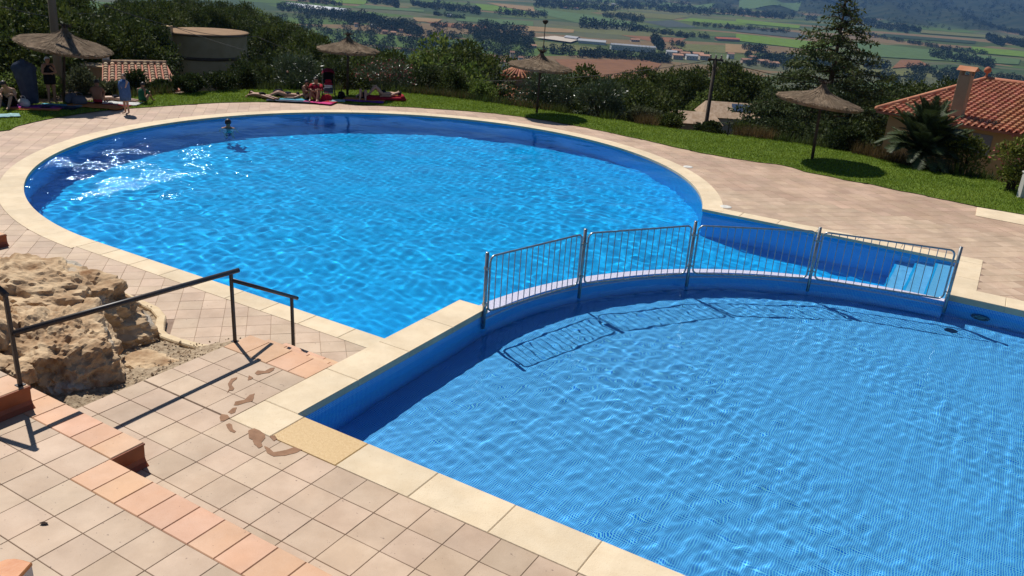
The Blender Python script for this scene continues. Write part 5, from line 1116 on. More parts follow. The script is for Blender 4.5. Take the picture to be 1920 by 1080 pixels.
def cedar():
    D = 52.0; b = at_dist(1538, 246, D); t = at_dist(1560, -14, D); z0 = b.z - 2.0; H_ = t.z - z0
    root = tag(empty('cedar_tree', (b.x, b.y, z0)), 'tall cedar with tiered branches rising above the fourth parasol', 'tree'); r = np.random.default_rng(5)
    mb = MB(); mb.tube([(0, 0, 0), (0.05, 0, H_ * .5), (0, 0, H_)], [0.26, 0.15, 0.02], 9); C, Rd = [], []
    for k in range(66):
        f = k / 65; z = H_ * (0.12 + 0.86 * f); L = (5.6 * (1 - f) ** 0.9 + 0.25) * r.uniform(0.72, 1.12); a = k * 2.399 + r.uniform(-.3, .3); d = Vector((math.cos(a), math.sin(a), 0))
        pts = [Vector((0, 0, z)) + d * (L * s_) + Vector((0, 0, L * (0.16 * s_ - 0.26 * s_ * s_) + 0.10 * math.sin(5 * s_ + k))) for s_ in (0, .35, .7, 1)]
        mb.tube(pts, [0.06, 0.04, 0.025, 0.008], 5)
        for s_ in np.linspace(0.25, 1.0, max(3, int(L * 2.2))):
            p = pts[0] + d * (L * s_) + Vector((0, 0, L * (0.16 * s_ - 0.26 * s_ * s_) + 0.10 * math.sin(5 * s_ + k))); w = (0.34 + 0.30 * (1 - abs(s_ - .6))) * min(1, 0.35 + L / 3.5)
            C.append((p.x + r.uniform(-.15, .15), p.y + r.uniform(-.15, .15), p.z + 0.03)); Rd.append((w, w, 0.085 * min(1, .5 + L / 4)))
    V, F = leafcloud(C, np.array(Rd), 24000, 0.22, 0.040, 0.0, 0.25, 5, 0.15, 0.7); np_mesh('crown', V, F, M_cedar, root); mb.build('trunk', M_bark, root, True)
cedar()
def palm():
    b = at_dist(1722, 318, 30.2 * KF); root = tag(empty('palm_tree', (b.x, b.y, b.z - 0.2)), 'bushy young palm with arching fronds beside the tiled house', 'palm')
    M_fr = foliage_mat('palm_frond', (0.035, 0.055, 0.022), (0.07, 0.095, 0.035), rough=0.55, spec=0.2, trans=0.15)
    mb = MB(); mb.tube([(0, 0, -0.5), (0, 0, 0.75)], [0.24, 0.18], 10); mb.build('trunk', M_bark, root, True); r = random.Random(3)
    def frond_mesh(arch, seed):
        rs = random.Random(seed); L = 2.1; V, F = [], []; ax = []
        for k in range(15):
            s_ = k / 14; ax.append(Vector((L * s_ * (1 - 0.18 * s_ * arch), 0, L * (0.42 * s_ - arch * 0.55 * s_ * s_))))
        mb = MB(); mb.tube(ax, [0.022 * (1 - 0.85 * k / 14) for k in range(15)], 4)
        for k in range(4, 60):
            s_ = k / 59; i = min(13, int(s_ * 14)); p = ax[i].lerp(ax[i+1], s_ * 14 - i); tdir = (ax[i+1] - ax[i]).normalized(); ll = 0.50 * math.sin(math.pi * (0.12 + 0.80 * s_)) * rs.uniform(.85, 1.1)
            for sg in (-1, 1):
                d = (tdir * 0.75 + Vector((0, sg * 0.8, 0)) + Vector((0, 0, 0.30 + rs.uniform(-.1, .1)))).normalized(); w = tdir * 0.017; e = p + d * ll + Vector((0, 0, -0.10 * ll)); mb.add([p - w, p + w, p + d * ll * .5 + w, e, p + d * ll * .5 - w], [(0, 1, 2, 3, 4)])
        return mb
    meshes = [frond_mesh(a, i).build('frond', M_fr, root) for i, a in enumerate((0.35, 0.7, 1.05, 1.3))]
    n = 0
    for k in range(104):
        o = meshes[k % 4] if k < 4 else bpy.data.objects.new('frond', meshes[k % 4].data)
        if k >= 4: link(o, root)
        el = r.uniform(0.1, 1.4); s_ = r.uniform(0.62, 1.02); o.rotation_euler = (r.uniform(-.2, .2), -el, k * 2.399); o.scale = (s_,) * 3; o.location = (0, 0, 0.60 + 0.22 * max(0, el))
palm()

# ------------------------------------------------------------------ thatched parasols
M_thatch = material('weathered_thatch', (0.125, 0.085, 0.055), 0.95, 0.1, (0.23, 0.17, 0.115), 5, 8, bump=0.7, bscale=30, stretch=(1, 1, 1))
M_strand = material('thatch_strand', (0.14, 0.10, 0.066), 0.95, 0.1, (0.25, 0.19, 0.13), 3, vary=0.35, island=True)
M_pole = material('parasol_pole', (0.045, 0.032, 0.024), 0.85, 0.15, (0.085, 0.06, 0.045), 6)
def parasol(px, py, ap, rad, rim_drop, tilt, label, seed):
    rad *= KF; rim_drop *= KF
    b = on_z(px, py, ZL); D = math.hypot(b.x, b.y); top = at_dist(ap[0], ap[1], D); H_ = top.z - ZL; root = tag(empty('thatched_parasol', (b.x, b.y, ZL)), label, 'parasol', 'thatched parasols on the lawn'); r = np.random.default_rng(seed)
    off = Vector(((ap[0] - project((b.x, b.y, top.z))[0]) * D / FPX, 0, 0))
    mb = MB(); mb.tube([(0, 0, -0.3), off * 0.9 + Vector((0, 0, H_ - 0.12))], [0.055, 0.045], 10); mb.build('pole', M_pole, root, True)
    prof = [(0.05, 0.0), (0.13, -0.13), (0.30, -0.26), (0.62, -0.37), (0.95, -0.45), (1.0 * 1.2, -0.50), (1.3, -0.54)]; prof = [(q * rad / 1.3, z * rim_drop / 0.54) for q, z in prof]
    T = Matrix.Translation(off + Vector((0, 0, H_))) @ Matrix.Rotation(tilt, 4, 'Y')
    mb = MB(); seg = 64; vs = []
    for k, (q, z) in enumerate(prof):
        for s_ in range(seg): w = 6.283 * s_ / seg; j = 1 + (0.035 * r.standard_normal() if k >= 4 else 0.015 * r.standard_normal()); vs.append(T @ Vector((q * j * math.cos(w), q * j * math.sin(w), z + 0.012 * r.standard_normal())))
    for s_ in range(seg): w = 6.283 * s_ / seg; vs.append(T @ Vector((prof[-1][0] * 0.96 * math.cos(w), prof[-1][0] * 0.96 * math.sin(w), prof[-1][1] - 0.12)))
    for s_ in range(seg): w = 6.283 * s_ / seg; vs.append(T @ Vector((0.1 * math.cos(w), 0.1 * math.sin(w), -0.22)))
    n = len(prof) + 2; mb.add(vs, [(i*seg + s_, i*seg + (s_+1) % seg, (i+1)*seg + (s_+1) % seg, (i+1)*seg + s_) for i in range(n-1) for s_ in range(seg)]); can = mb.build('canopy', M_thatch, root)
    mb = MB(); pr = np.array(prof)                      # loose straws lying on the slope and hanging at the rim
    for k in range(1500):
        w = r.random() * 6.283; q0 = rad * (0.12 + 0.83 * math.sqrt(r.random())); q1 = min(q0 + 0.32, rad * 1.04); z0, z1 = np.interp(q0, pr[:, 0], pr[:, 1]), np.interp(q1, pr[:, 0], pr[:, 1]) - (0.05 if q1 > rad else 0); w1 = w + r.normal(0, .05); e = 0.009
        a = Vector((q0 * math.cos(w), q0 * math.sin(w), z0 + 0.012)); c = Vector((q1 * math.cos(w1), q1 * math.sin(w1), z1 + 0.022)); sd = Vector((-math.sin(w), math.cos(w), 0)) * e; mb.add([T @ p for p in (a - sd, a + sd, c + sd * .5, c - sd * .5)], [(0, 1, 2, 3)])
    mb.build('straw', M_strand, can, kind='stuff')
    mb = MB()
    for k in range(70):
        w = r.random() * 6.283; q = r.uniform(.05, .26); mb.tube([T @ Vector((0.03 * math.cos(w), 0.03 * math.sin(w), -0.06)), T @ Vector((q * .5 * math.cos(w), q * .5 * math.sin(w), 0.06)), T @ Vector((q * math.cos(w), q * math.sin(w), r.uniform(-.02, .16)))], [0.014, 0.010, 0.003], 4)
    mb.build('top_tuft', M_pole, root)
    for k in range(8):
        w = 6.283 * k / 8; mb = MB(); mb.tube([T @ Vector((0.05 * math.cos(w), 0.05 * math.sin(w), -0.20)), T @ Vector((rad * .93 * math.cos(w), rad * .93 * math.sin(w), prof[-1][1] - 0.02))], 0.018, 5); mb.build('rib', M_pole, root)
    return root
parasol(118, 192, (118, 50), 1.40, 0.56, R_(9), 'leftmost thatched parasol, tilted over the standing white-haired woman', 1)
parasol(651, 178, (653, 66), 1.16, 0.52, R_(1), 'thatched parasol beside the pushchair', 2)
parasol(1006, 212, (1016, 98), 1.17, 0.50, R_(3), 'thatched parasol in front of the turret house', 3)
parasol(1523, 298, (1546, 157), 1.30, 0.54, R_(5), 'thatched parasol in front of the cedar', 4)

# ------------------------------------------------------------------ poles and wires
M_upole = material('weathered_utility_pole', (0.16, 0.12, 0.085), 0.9, 0.1, (0.23, 0.18, 0.13), 3, stretch=(1, 1, .1)); M_lpole = material('dark_utility_pole', (0.05, 0.04, 0.034), 0.9, 0.1, (0.085, 0.07, 0.055), 3)
a = at_dist(112, 160, 36); b = at_dist(97, 0, 36); d = (b - a)
up = tag(empty('utility_pole', (a.x, a.y, a.z)), 'thick pale utility pole behind the leftmost parasol', 'pole'); mb = MB(); mb.tube([d * -1.2, d * 2.2], [0.17, 0.12], 10); mb.build('shaft', M_upole, up, True); mb = MB(); mb.box((-0.6, -0.05, -0.05), (0.6, 0.05, 0.05), Matrix.Translation(d * 2.1)); mb.build('crossarm', M_upole, up)
top1 = a + d * 2.15
a = at_dist(1322, 246, 46); b3 = at_dist(1344, 112, 46); up3 = tag(empty('utility_pole', (a.x, a.y, a.z)), 'dark utility pole in front of the pines right of the middle', 'pole'); d3_ = Vector((0, 0, b3.z - a.z)); mb = MB(); mb.tube([(0, 0, -5), d3_], [0.13, 0.09], 9); mb.build('shaft', M_lpole, up3, True)
for k in (-1, 0, 1):
    mb = MB(); mb.lathe([(0.0, 0.0), (0.05, 0.0), (0.07, 0.06), (0.04, 0.12), (0.06, 0.18), (0.0, 0.22)], 8, d3_ + Vector((k * 0.28, 0, 0.04))); mb.build('insulator', M_shut, up3)
mb = MB(); mb.box((-0.4, -0.05, -0.06), (0.4, 0.05, 0.04), Matrix.Translation(d3_)); mb.build('crossarm', M_lpole, up3); top3 = Vector((a.x, a.y, a.z)) + d3_
a = at_dist(1016, 130, 44); b2 = at_dist(1021, 42, 44); lp = tag(empty('lamp_post', (a.x, a.y, a.z)), 'thin lamp post rising behind the third parasol', 'lamp post'); dd = Vector((0, 0, b2.z - a.z)); mb = MB(); mb.tube([(0, 0, -6), dd], [0.035, 0.022], 8); mb.build('shaft', M_lpole, lp, True); mb = MB(); mb.lathe([(0.0, 0.02), (0.10, 0.0), (0.16, -0.06), (0.10, -0.16), (0.05, -0.20), (0.0, -0.20)], 12, dd + Vector((0, 0, .12))); mb.build('lantern', M_lpole, lp, True)
M_wire = material('black_cable', (0.02, 0.02, 0.02), 0.6, 0.2)
def wire(p, q, sag, label, r=0.016):
    p, q = Vector(p), Vector(q); mb = MB(); mb.tube([p.lerp(q, t) - Vector((0, 0, sag * 4 * t * (1 - t))) for t in np.linspace(0, 1, 28)], r, 5); mb.build('cable', M_wire, None, True, label=label, cat='cable')
wire(at_dist(-150, -25, 40), at_dist(330, 52, 66), 0.5, 'cable sloping down from the left edge to the concrete pier'); wire(at_dist(330, 52, 66), top3, 2.2, 'long slack cable from the concrete pier to the dark utility pole')
wire(at_dist(90, -30, 36), at_dist(480, 68, 70), 0.6, 'cable from the thick pole passing the round tank'); wire(at_dist(480, 68, 70), at_dist(1000, 128, 62), 1.6, 'slack cable across the wood to the turret house'); wire(at_dist(-100, 0, 44), at_dist(300, 20, 80), 0.4, 'upper cable across the pines at left'); wire(top3, at_dist(2000, 190, 60), 0.8, 'cable from the dark utility pole towards the tiled house')
p = on_z(1364, 255, ZL); mb = MB(); mb.tube([(0, 0, -.3), (0, 0, 0.55)], 0.03, 7); o = mb.build('stake', M_pole, None, label='short wooden stake at the back of the lawn by the utility pole', cat='stake'); o.location = p

# ------------------------------------------------------------------ people
def skin_mat(name, c): return material(name, c, 0.55, 0.35, tuple(x * 0.85 for x in c), 6)
M_sk1 = skin_mat('skin_tan', (0.36, 0.185, 0.11)); M_sk2 = skin_mat('skin_fair', (0.52, 0.31, 0.21)); M_sk3 = skin_mat('skin_brown', (0.27, 0.125, 0.07))
def cloth(name, c, c2=None): return material('cloth_' + name, c, 0.9, 0.1, c2 or tuple(x * 0.75 for x in c), 5, bump=0.3, bscale=14)
M_hdark = material('hair_dark', (0.025, 0.016, 0.012), 0.5, 0.4); M_hwhite = material('hair_white', (0.70, 0.68, 0.64), 0.6, 0.3); M_hbrown = material('hair_brown', (0.09, 0.05, 0.03), 0.5, 0.4); M_eye = material('eye_dark', (0.01, 0.01, 0.01), 0.3, 0.5)
RADI = {'pel': .125, 'spi': .115, 'che': .13, 'nek': .052, 'hd0': .072, 'hd1': .092, 'hd2': .06, 'sh': .062, 'el': .042, 'wr': .030, 'hand': .034, 'hip': .088, 'kn': .058, 'an': .038, 'toe': .030}
def person(pose, loc, rz, s, skin, label, hair=None, long_hair=False, clothes=(), girth=1.0):
    """pose: joint name -> (x, y, z) in metres for a 1.7 m adult; l/r prefixes for limbs"""
    root = tag(empty('person', loc, rz), label, 'person'); s *= 1.06; root.scale = (s,) * 3
    J = {k: Vector(v) for k, v in pose.items()}
    names = list(J); E_ = [('pel', 'spi'), ('spi', 'che'), ('che', 'nek'), ('nek', 'hd0'), ('hd0', 'hd1'), ('hd1', 'hd2')]
    for q in 'lr': E_ += [('che', q + 'sh'), (q + 'sh', q + 'el'), (q + 'el', q + 'wr'), (q + 'wr', q + 'hand'), ('pel', q + 'hip'), (q + 'hip', q + 'kn'), (q + 'kn', q + 'an'), (q + 'an', q + 'toe')]
    E_ = [e for e in E_ if e[0] in J and e[1] in J]
    verts = [J[n] for n in names]; rad = [RADI.get(n, RADI.get(n[1:], .05)) * (girth if n in ('pel', 'spi', 'che') or n[1:] in ('hip', 'sh') else 1) for n in names]; edges = [(names.index(a), names.index(b)) for a, b in E_]
    for q in 'lr':                                       # five fingers
        if q + 'hand' not in J: continue
        w, h = J[q + 'wr'], J[q + 'hand']; d = (h - w).normalized(); side = d.cross(Vector((0, 1, 0.3))).normalized(); hi = names.index(q + 'hand')
        for k, (off, ln) in enumerate(((-.030, .062), (-.011, .078), (.010, .074), (.029, .060))):
            b = len(verts); verts += [h + side * off + d * .035, h + side * off * 1.25 + d * (.035 + ln * .55) + Vector((0, 0, -.006)), h + side * off * 1.3 + d * (.03 + ln) + Vector((0, 0, -.02))]; rad += [.011, .0095, .008]; edges += [(hi, b), (b, b+1), (b+1, b+2)]
        b = len(verts); wi = names.index(q + 'wr'); p = w.lerp(h, .45); verts += [p + side * -.045 + d * .01, p + side * -.066 + d * .045]; rad += [.012, .010]; edges += [(hi, b), (b, b+1)]
    me = bpy.data.meshes.new('body'); me.from_pydata(verts, edges, []); o = bpy.data.objects.new('body', me); link(o, root); me.materials.append(skin)
    sk = o.modifiers.new('skin', 'SKIN'); sk.use_smooth_shade = True; sv = me.skin_vertices[0].data
    for i, r_ in enumerate(rad): sv[i].radius = (r_ * (1.25 if names[i] in ('pel', 'che', 'spi') else 1.0) if i < len(names) else r_, r_ * (0.85 if i < len(names) and names[i] in ('pel', 'che', 'spi') else 1.0)); sv[i].use_root = (i == 0)
    sb = o.modifiers.new('sub', 'SUBSURF'); sb.levels = 1; sb.render_levels = 2
    # head details
    hd = (J['hd1'] + J['hd0'] * 0.0); axis = (J['hd2'] - J['hd0']).normalized(); face = Vector(pose.get('_face', (0, -1, 0))) if '_face' in pose else Vector((0, -1, 0)); face = (face - axis * face.dot(axis)).normalized(); sd = axis.cross(face).normalized()
    def hm(mb_, mat, name): return mb_.build(name, mat, root, True)
    mb = MB(); c = hd - axis * 0.005
    B = Matrix((sd, face, axis)).transposed().to_4x4(); B.translation = c
    if hair is not None:
        vs, fs = [], []; nu_, nv_ = 14, 8
        for j in range(nv_ + 1):
            ph = (0.62 if not long_hair else 0.80) * math.pi * j / nv_
            for i in range(nu_):
                th_ = 2 * math.pi * i / nu_; fr_ = math.sin(ph) * math.sin(th_); cut = 1.0
                z = math.cos(ph)
                if fr_ > 0.35 and z < 0.42: z = max(z, 0.42); 
                vs.append(B @ Vector((0.098 * math.sin(ph) * math.cos(th_), 0.102 * fr_ - 0.012, 0.112 * z + 0.012)))
        for j in range(nv_):
            for i in range(nu_): fs.append((j*nu_ + i, j*nu_ + (i+1) % nu_, (j+1)*nu_ + (i+1) % nu_, (j+1)*nu_ + i))
        mb.add(vs, fs); hm(mb, hair, 'hair')
        if long_hair: mb = MB(); mb.tube([B @ Vector((0, -0.085, 0.02)), B @ Vector((0, -0.12, -0.10)), B @ Vector((0, -0.11, -0.24))], [.055, .06, .02], 8); hm(mb, hair, 'ponytail')
    mb = MB(); mb.add([B @ Vector(v) for v in ((-.012, .085, .012), (.012, .085, .012), (0, .088, .03), (0, .112, -.012), (-.016, .085, -.022), (.016, .085, -.022))], [(0, 2, 3), (2, 1, 3), (0, 3, 4), (1, 5, 3), (4, 3, 5)]); hm(mb, skin, 'nose')
    for q in (-1, 1):
        mb = MB(); mb.lathe([(0.0, .012), (.009, .008), (.012, 0), (.009, -.008), (0.0, -.012)], 6, B @ Vector((q * .033, .083, .018))); hm(mb, M_eye, 'eye')
    mb = MB(); mb.box((-.022, .080, -.050), (.022, .089, -.044), B); hm(mb, material('lips', (0.28, 0.09, 0.07), 0.5, 0.3), 'mouth')
    for nm, mat, pts, rs in clothes:
        mb = MB(); P_ = [J[p] if isinstance(p, str) else Vector(p) for p in pts]; mb.tube(P_, rs, 16); hm(mb, mat, nm)
    return root
def stand(arms='down'):
    P = dict(pel=(0, 0, .93), spi=(0, .01, 1.12), che=(0, .01, 1.31), nek=(0, .01, 1.455), hd0=(0, -.005, 1.52), hd1=(0, -.015, 1.59), hd2=(0, -.01, 1.665), lsh=(.175, .01, 1.385), rsh=(-.175, .01, 1.385), lhip=(.095, 0, .88), rhip=(-.095, 0, .88), lkn=(.10, -.015, .48), rkn=(-.11, -.03, .48), lan=(.10, .02, .075), ran=(-.12, .0, .075), ltoe=(.115, -.14, .035), rtoe=(-.14, -.16, .035))
    if arms == 'down': P.update(lel=(.24, .03, 1.10), lwr=(.26, -.03, .87), lhand=(.26, -.05, .80), rel=(-.24, .03, 1.10), rwr=(-.26, -.03, .87), rhand=(-.26, -.05, .80))
    elif arms == 'chest': P.update(lel=(.24, -.05, 1.12), lwr=(.06, -.20, 1.24), lhand=(.0, -.22, 1.31), rel=(-.25, -.03, 1.11), rwr=(-.05, -.22, 1.12), rhand=(.02, -.24, 1.13))
    elif arms == 'hug': P.update(lel=(.20, -.10, 1.14), lwr=(.02, -.20, 1.20), lhand=(-.05, -.20, 1.22), rel=(-.20, -.10, 1.14), rwr=(-.02, -.22, 1.14), rhand=(.05, -.22, 1.15))
    return P
def sit(lean=0.0, arms='knees'):                         # on the ground, facing -y, legs bent before
    a = lean; P = dict(pel=(0, 0, .13), spi=(0, .05 - a * .06, .31), che=(0, .06 - a * .18, .49), nek=(0, .03 - a * .28, .63), hd0=(0, .0 - a * .33, .69), hd1=(0, -.02 - a * .38, .76), hd2=(0, -.02 - a * .40, .835), lhip=(.09, -.04, .12), rhip=(-.09, -.04, .12), lkn=(.15, -.34, .40), rkn=(-.15, -.34, .38), lan=(.13, -.56, .07), ran=(-.13, -.58, .07), ltoe=(.14, -.72, .03), rtoe=(-.14, -.74, .03), lsh=(.17, .05 - a * .2, .56), rsh=(-.17, .05 - a * .2, .56))
    if arms == 'knees': P.update(lel=(.24, -.12 - a * .1, .40), lwr=(.16, -.34, .45), lhand=(.12, -.41, .44), rel=(-.24, -.12 - a * .1, .40), rwr=(-.16, -.34, .44), rhand=(-.12, -.41, .43))
    else: P.update(lel=(.26, .16, .34), lwr=(.28, .24, .09), lhand=(.28, .27, .035), rel=(-.26, .16, .34), rwr=(-.28, .24, .09), rhand=(-.28, .27, .035))
    return P
def lie(knees=0.0, prone=False):                         # head at +x, feet at -x
    f = 1 if not prone else -1
    P = dict(pel=(0, 0, .12), spi=(.19, 0, .115), che=(.38, 0, .125), nek=(.53, 0, .13), hd0=(.60, 0, .14), hd1=(.67, 0, .15), hd2=(.74, 0, .15), lsh=(.45, .17, .11), rsh=(.45, -.17, .11), lhip=(-.05, .09, .11), rhip=(-.05, -.09, .11), _face=(0, 0.25, 1) if not prone else (0, .9, .15))
    k = knees; P.update(lkn=(-.42 + .10 * k, .10, .10 + .40 * k), rkn=(-.42 + .12 * k, -.10, .10 + .36 * k), lan=(-.83 + .30 * k, .10, .07), ran=(-.83 + .24 * k, -.12, .07), ltoe=(-.95 + .28 * k, .12, .06 if k else .14), rtoe=(-.95 + .22 * k, -.14, .06 if k else .14))
    if prone: P.update(lel=(.62, .27, .06), lwr=(.76, .10, .05), lhand=(.82, .04, .05), rel=(.62, -.27, .06), rwr=(.76, -.12, .05), rhand=(.82, -.06, .05))
    else: P.update(lel=(.24, .30, .06), lwr=(.02, .30, .06), lhand=(-.06, .30, .05), rel=(.24, -.30, .06), rwr=(.02, -.28, .06), rhand=(-.06, -.28, .05))
    return P
def ground_at(px, py, z=None): return on_z(px, py, ZL + 0.012 if z is None else z)
def facing(p): return math.atan2(p.x, -p.y) * -1 if False else math.atan2(-p.x, p.y) * 1.0      # turn -y towards the camera
def yaw(p): return math.atan2(p.y, p.x) - math.pi / 2
C_navy = cloth('navy', (0.012, 0.014, 0.028)); C_black = cloth('black', (0.012, 0.011, 0.012)); C_blue = cloth('blue_towel', (0.085, 0.15, 0.30), (0.05, 0.10, 0.22)); C_green = cloth('green', (0.02, 0.10, 0.055)); C_red = cloth('red', (0.36, 0.02, 0.035)); C_white = cloth('white', (0.62, 0.62, 0.60)); C_orange = cloth('orange', (0.62, 0.20, 0.06)); C_violet = cloth('violet', (0.16, 0.03, 0.26)); C_pink = cloth('pink', (0.62, 0.06, 0.22)); C_grey = cloth('grey', (0.12, 0.125, 0.15)); C_slate = cloth('slate_blue', (0.055, 0.07, 0.105), (0.035, 0.045, 0.075)); C_cyan = cloth('cyan', (0.10, 0.34, 0.46)); C_teal = cloth('pale_teal', (0.30, 0.48, 0.50))
p = ground_at(99, 194); k = 0.93 * 1.63 / 1.7
person(stand('chest'), p, yaw(p) + R_(25), k, M_sk1, 'white-haired woman in a black swimsuit standing under the leftmost parasol', M_hwhite, clothes=[('swimsuit', C_black, [(0, 0, .72), (0, 0, .84), 'pel', 'spi', 'che', (0, .01, 1.40)], [.20, .20, .195, .19, .185, .12]), ('strap', C_black, ['che', 'lsh'], [.08, .066]), ('strap', C_black, ['che', 'rsh'], [.08, .066])], girth=1.2)
p = on_z(239, 214, ZB + 0.004)
person(stand('hug'), p, yaw(p) + R_(-60), 0.755, M_sk2, 'child wrapped in a blue towel standing barefoot on the terrace', M_hbrown, clothes=[('towel_robe', C_blue, [(0, -.02, .60), (0, -.02, .80), (0, -.02, 1.0), (0, -.04, 1.2), (0, -.02, 1.36), (0, 0, 1.46)], [.22, .235, .225, .235, .21, .09])])
p = ground_at(24, 200)
person(sit(1.0), p, yaw(p) + R_(-25), 1.0, M_sk2, 'bather crouching forward with bare back at the left edge', M_hdark, clothes=[('shorts', C_black, [(0, .02, .08), 'pel', (0, .03, .24)], [.16, .165, .13]), ('trouser_leg', C_black, ['lhip', 'lkn'], [.10, .07]), ('trouser_leg', C_black, ['rhip', 'rkn'], [.10, .07])], girth=1.1)
p = ground_at(268, 193)
person(sit(0.3), p, yaw(p) + R_(150), 0.80, M_sk1, 'child sitting on the grass in a dark green top', M_hdark, clothes=[('shirt', C_green, [(0, .02, .10), 'pel', 'spi', 'che', (0, .05, .60)], [.15, .165, .15, .165, .08]), ('sleeve', C_green, ['lsh', 'lel'], [.07, .058]), ('sleeve', C_green, ['rsh', 'rel'], [.07, .058])])
p = ground_at(184, 196)
person(sit(0.5), p, yaw(p) + R_(170), 0.92, M_sk3, 'tanned bather sitting hunched on an orange towel beside the blue-robed child', M_hdark, clothes=[('trunks', C_red, [(0, .02, .08), 'pel', (0, .03, .20)], [.155, .16, .13])])
p = ground_at(218, 190)
person(lie(0.0, True), p, R_(185), 0.85, M_sk2, 'bather lying on a white towel behind the child in blue', M_hdark, clothes=[('trunks', C_navy, [(-.10, 0, .12), 'pel', (.12, 0, .12)], [.13, .15, .13])])
p = ground_at(492, 184)
person(lie(0.0, True), p, R_(150), 0.86, M_sk1, 'bather lying face down on the grass at the left of the middle group', M_hbrown, clothes=[('trunks', C_black, [(-.12, 0, .12), 'pel', (.12, 0, .12)], [.13, .15, .13])])
p = ground_at(540, 184)
person(lie(0.35), p, R_(12), 0.95, M_sk1, 'bather lying on a grey-blue towel with knees slightly raised', M_hbrown, clothes=[('trunks', C_navy, [(-.10, 0, .12), 'pel', (.12, 0, .12)], [.13, .15, .13]), ('top', C_black, [(.33, 0, .12), (.44, 0, .12)], [.145, .145])])
p = ground_at(574, 187)
person(sit(0.1), p, yaw(p) + R_(60), 0.86, M_sk3, 'tanned bather sitting up beside the child in red', M_hdark, clothes=[('trunks', C_black, [(0, .02, .08), 'pel', (0, .03, .20)], [.155, .16, .13])])
p = ground_at(593, 187)
person(sit(0.0), p, yaw(p) + R_(-10), 0.98, M_sk1, 'person in a red shirt sitting in front of the pushchair', M_hdark, clothes=[('shirt', C_red, [(0, .02, .10), 'pel', 'spi', 'che', (0, .05, .60)], [.15, .165, .15, .165, .08]), ('sleeve', C_red, ['lsh', 'lel'], [.07, .055]), ('sleeve', C_red, ['rsh', 'rel'], [.07, .055])])
p = ground_at(682, 185)
person(lie(0.85), p, R_(96), 0.95, M_sk2, 'sunbather lying with both knees up right of the second parasol pole', M_hdark, clothes=[('trunks', C_navy, [(-.12, 0, .13), 'pel', (.14, 0, .12)], [.13, .16, .13])])
p = ground_at(718, 186)
person(lie(0.85), p + Vector((0, 0, .12)), R_(15), 0.92, M_sk2, 'sunbather with bent legs on the red air mattress', M_hdark, clothes=[('trunks', C_black, [(-.10, 0, .12), 'pel', (.12, 0, .12)], [.13, .15, .13])])
# swimmer: only head and shoulders stand out of the water
p = on_z(428, 240, ZWB)
person(stand('down'), (p.x, p.y, ZWB - 1.50), yaw(p) + R_(170), 1.0, M_sk1, 'swimmer with dark hair standing to the shoulders in the large pool', M_hdark, clothes=[('swimsuit', C_white, [(0, 0, .80), 'pel', 'spi', 'che', (0, .01, 1.40)], [.13, .165, .15, .155, .09])])

# ------------------------------------------------------------------ towels and bathing things
def towel(px, py, w, l, rz, mats, label, z=0.012):
    p = on_z(px, py, ZL + 0.03); root = None; nx_, ny_ = 18, 10; mb = MB(); off = Vector((px * .37, py * .11, 0))
    vs = [(l * (i / nx_ - .5), w * (j / ny_ - .5) + .03 * noise.noise(Vector((i * .4, 0, 0)) + off), 0.03 + 0.035 * max(0, noise.noise(Vector((i * .45, j * .5, 0)) + off))) for i in range(nx_ + 1) for j in range(ny_ + 1)]
    mb.add(vs, [(i*(ny_+1) + j, (i+1)*(ny_+1) + j, (i+1)*(ny_+1) + j + 1, i*(ny_+1) + j + 1) for i in range(nx_) for j in range(ny_)])
    mb.m = [(j * len(mats)) // ny_ for i in range(nx_) for j in range(ny_)]
    o = mb.build('towel', mats, None, True, label=label, cat='towel'); o.location = (p.x, p.y, ZL + z); o.rotation_euler = (0, 0, rz)
    sol_ = o.modifiers.new('thick', 'SOLIDIFY'); sol_.thickness = 0.012
    return o
towel(70, 202, 0.95, 1.6, R_(12), [C_orange, C_pink, C_violet, C_violet], 'striped pink, violet and orange towel on the grass at left')
towel(110, 200, 0.9, 1.4, R_(4), [C_navy, C_slate, C_cyan], 'dark blue towel with a turquoise edge beneath the standing woman')
towel(185, 198, 1.0, 1.9, R_(-3), [C_orange, C_orange, C_red], 'orange and red towel under the hunched bather')
towel(220, 193, 0.7, 1.6, R_(5), [C_white], 'white towel behind the child in blue')
towel(4, 217, 0.6, 1.0, R_(35), [C_teal], 'pale green towel corner at the left edge of the lawn')
towel(545, 188, 0.8, 1.8, R_(8), [C_slate, C_cyan], 'grey-blue towel under the lying bather in the middle group')
towel(600, 191, 0.8, 1.2, R_(-8), [C_pink, C_red], 'pink towel in front of the seated person in red')
towel(628, 189, 0.5, 0.8, R_(15), [C_teal, C_white], 'crumpled pale towel left of the second parasol pole')
towel(682, 188, 0.95, 1.7, R_(2), [C_violet, C_orange, C_orange], 'orange and violet towel under the sunbather with both knees up')
p = ground_at(722, 187); mb = MB()
for j in range(5): mb.tube([(-0.85, (j - 2) * .13, .07), (-0.8, (j - 2) * .13, .085), (0.8, (j - 2) * .13, .085), (0.85, (j - 2) * .13, .07)], [.03, .07, .07, .03], 8)
mb.tube([(0.72, -.30, .13), (0.72, .30, .13)], .10, 8); o = mb.build('air_mattress', C_red, None, True, label='red ribbed air mattress on the grass at the right of the bathers', cat='mattress'); o.location = (p.x, p.y, ZL); o.rotation_euler = (0, 0, R_(15))
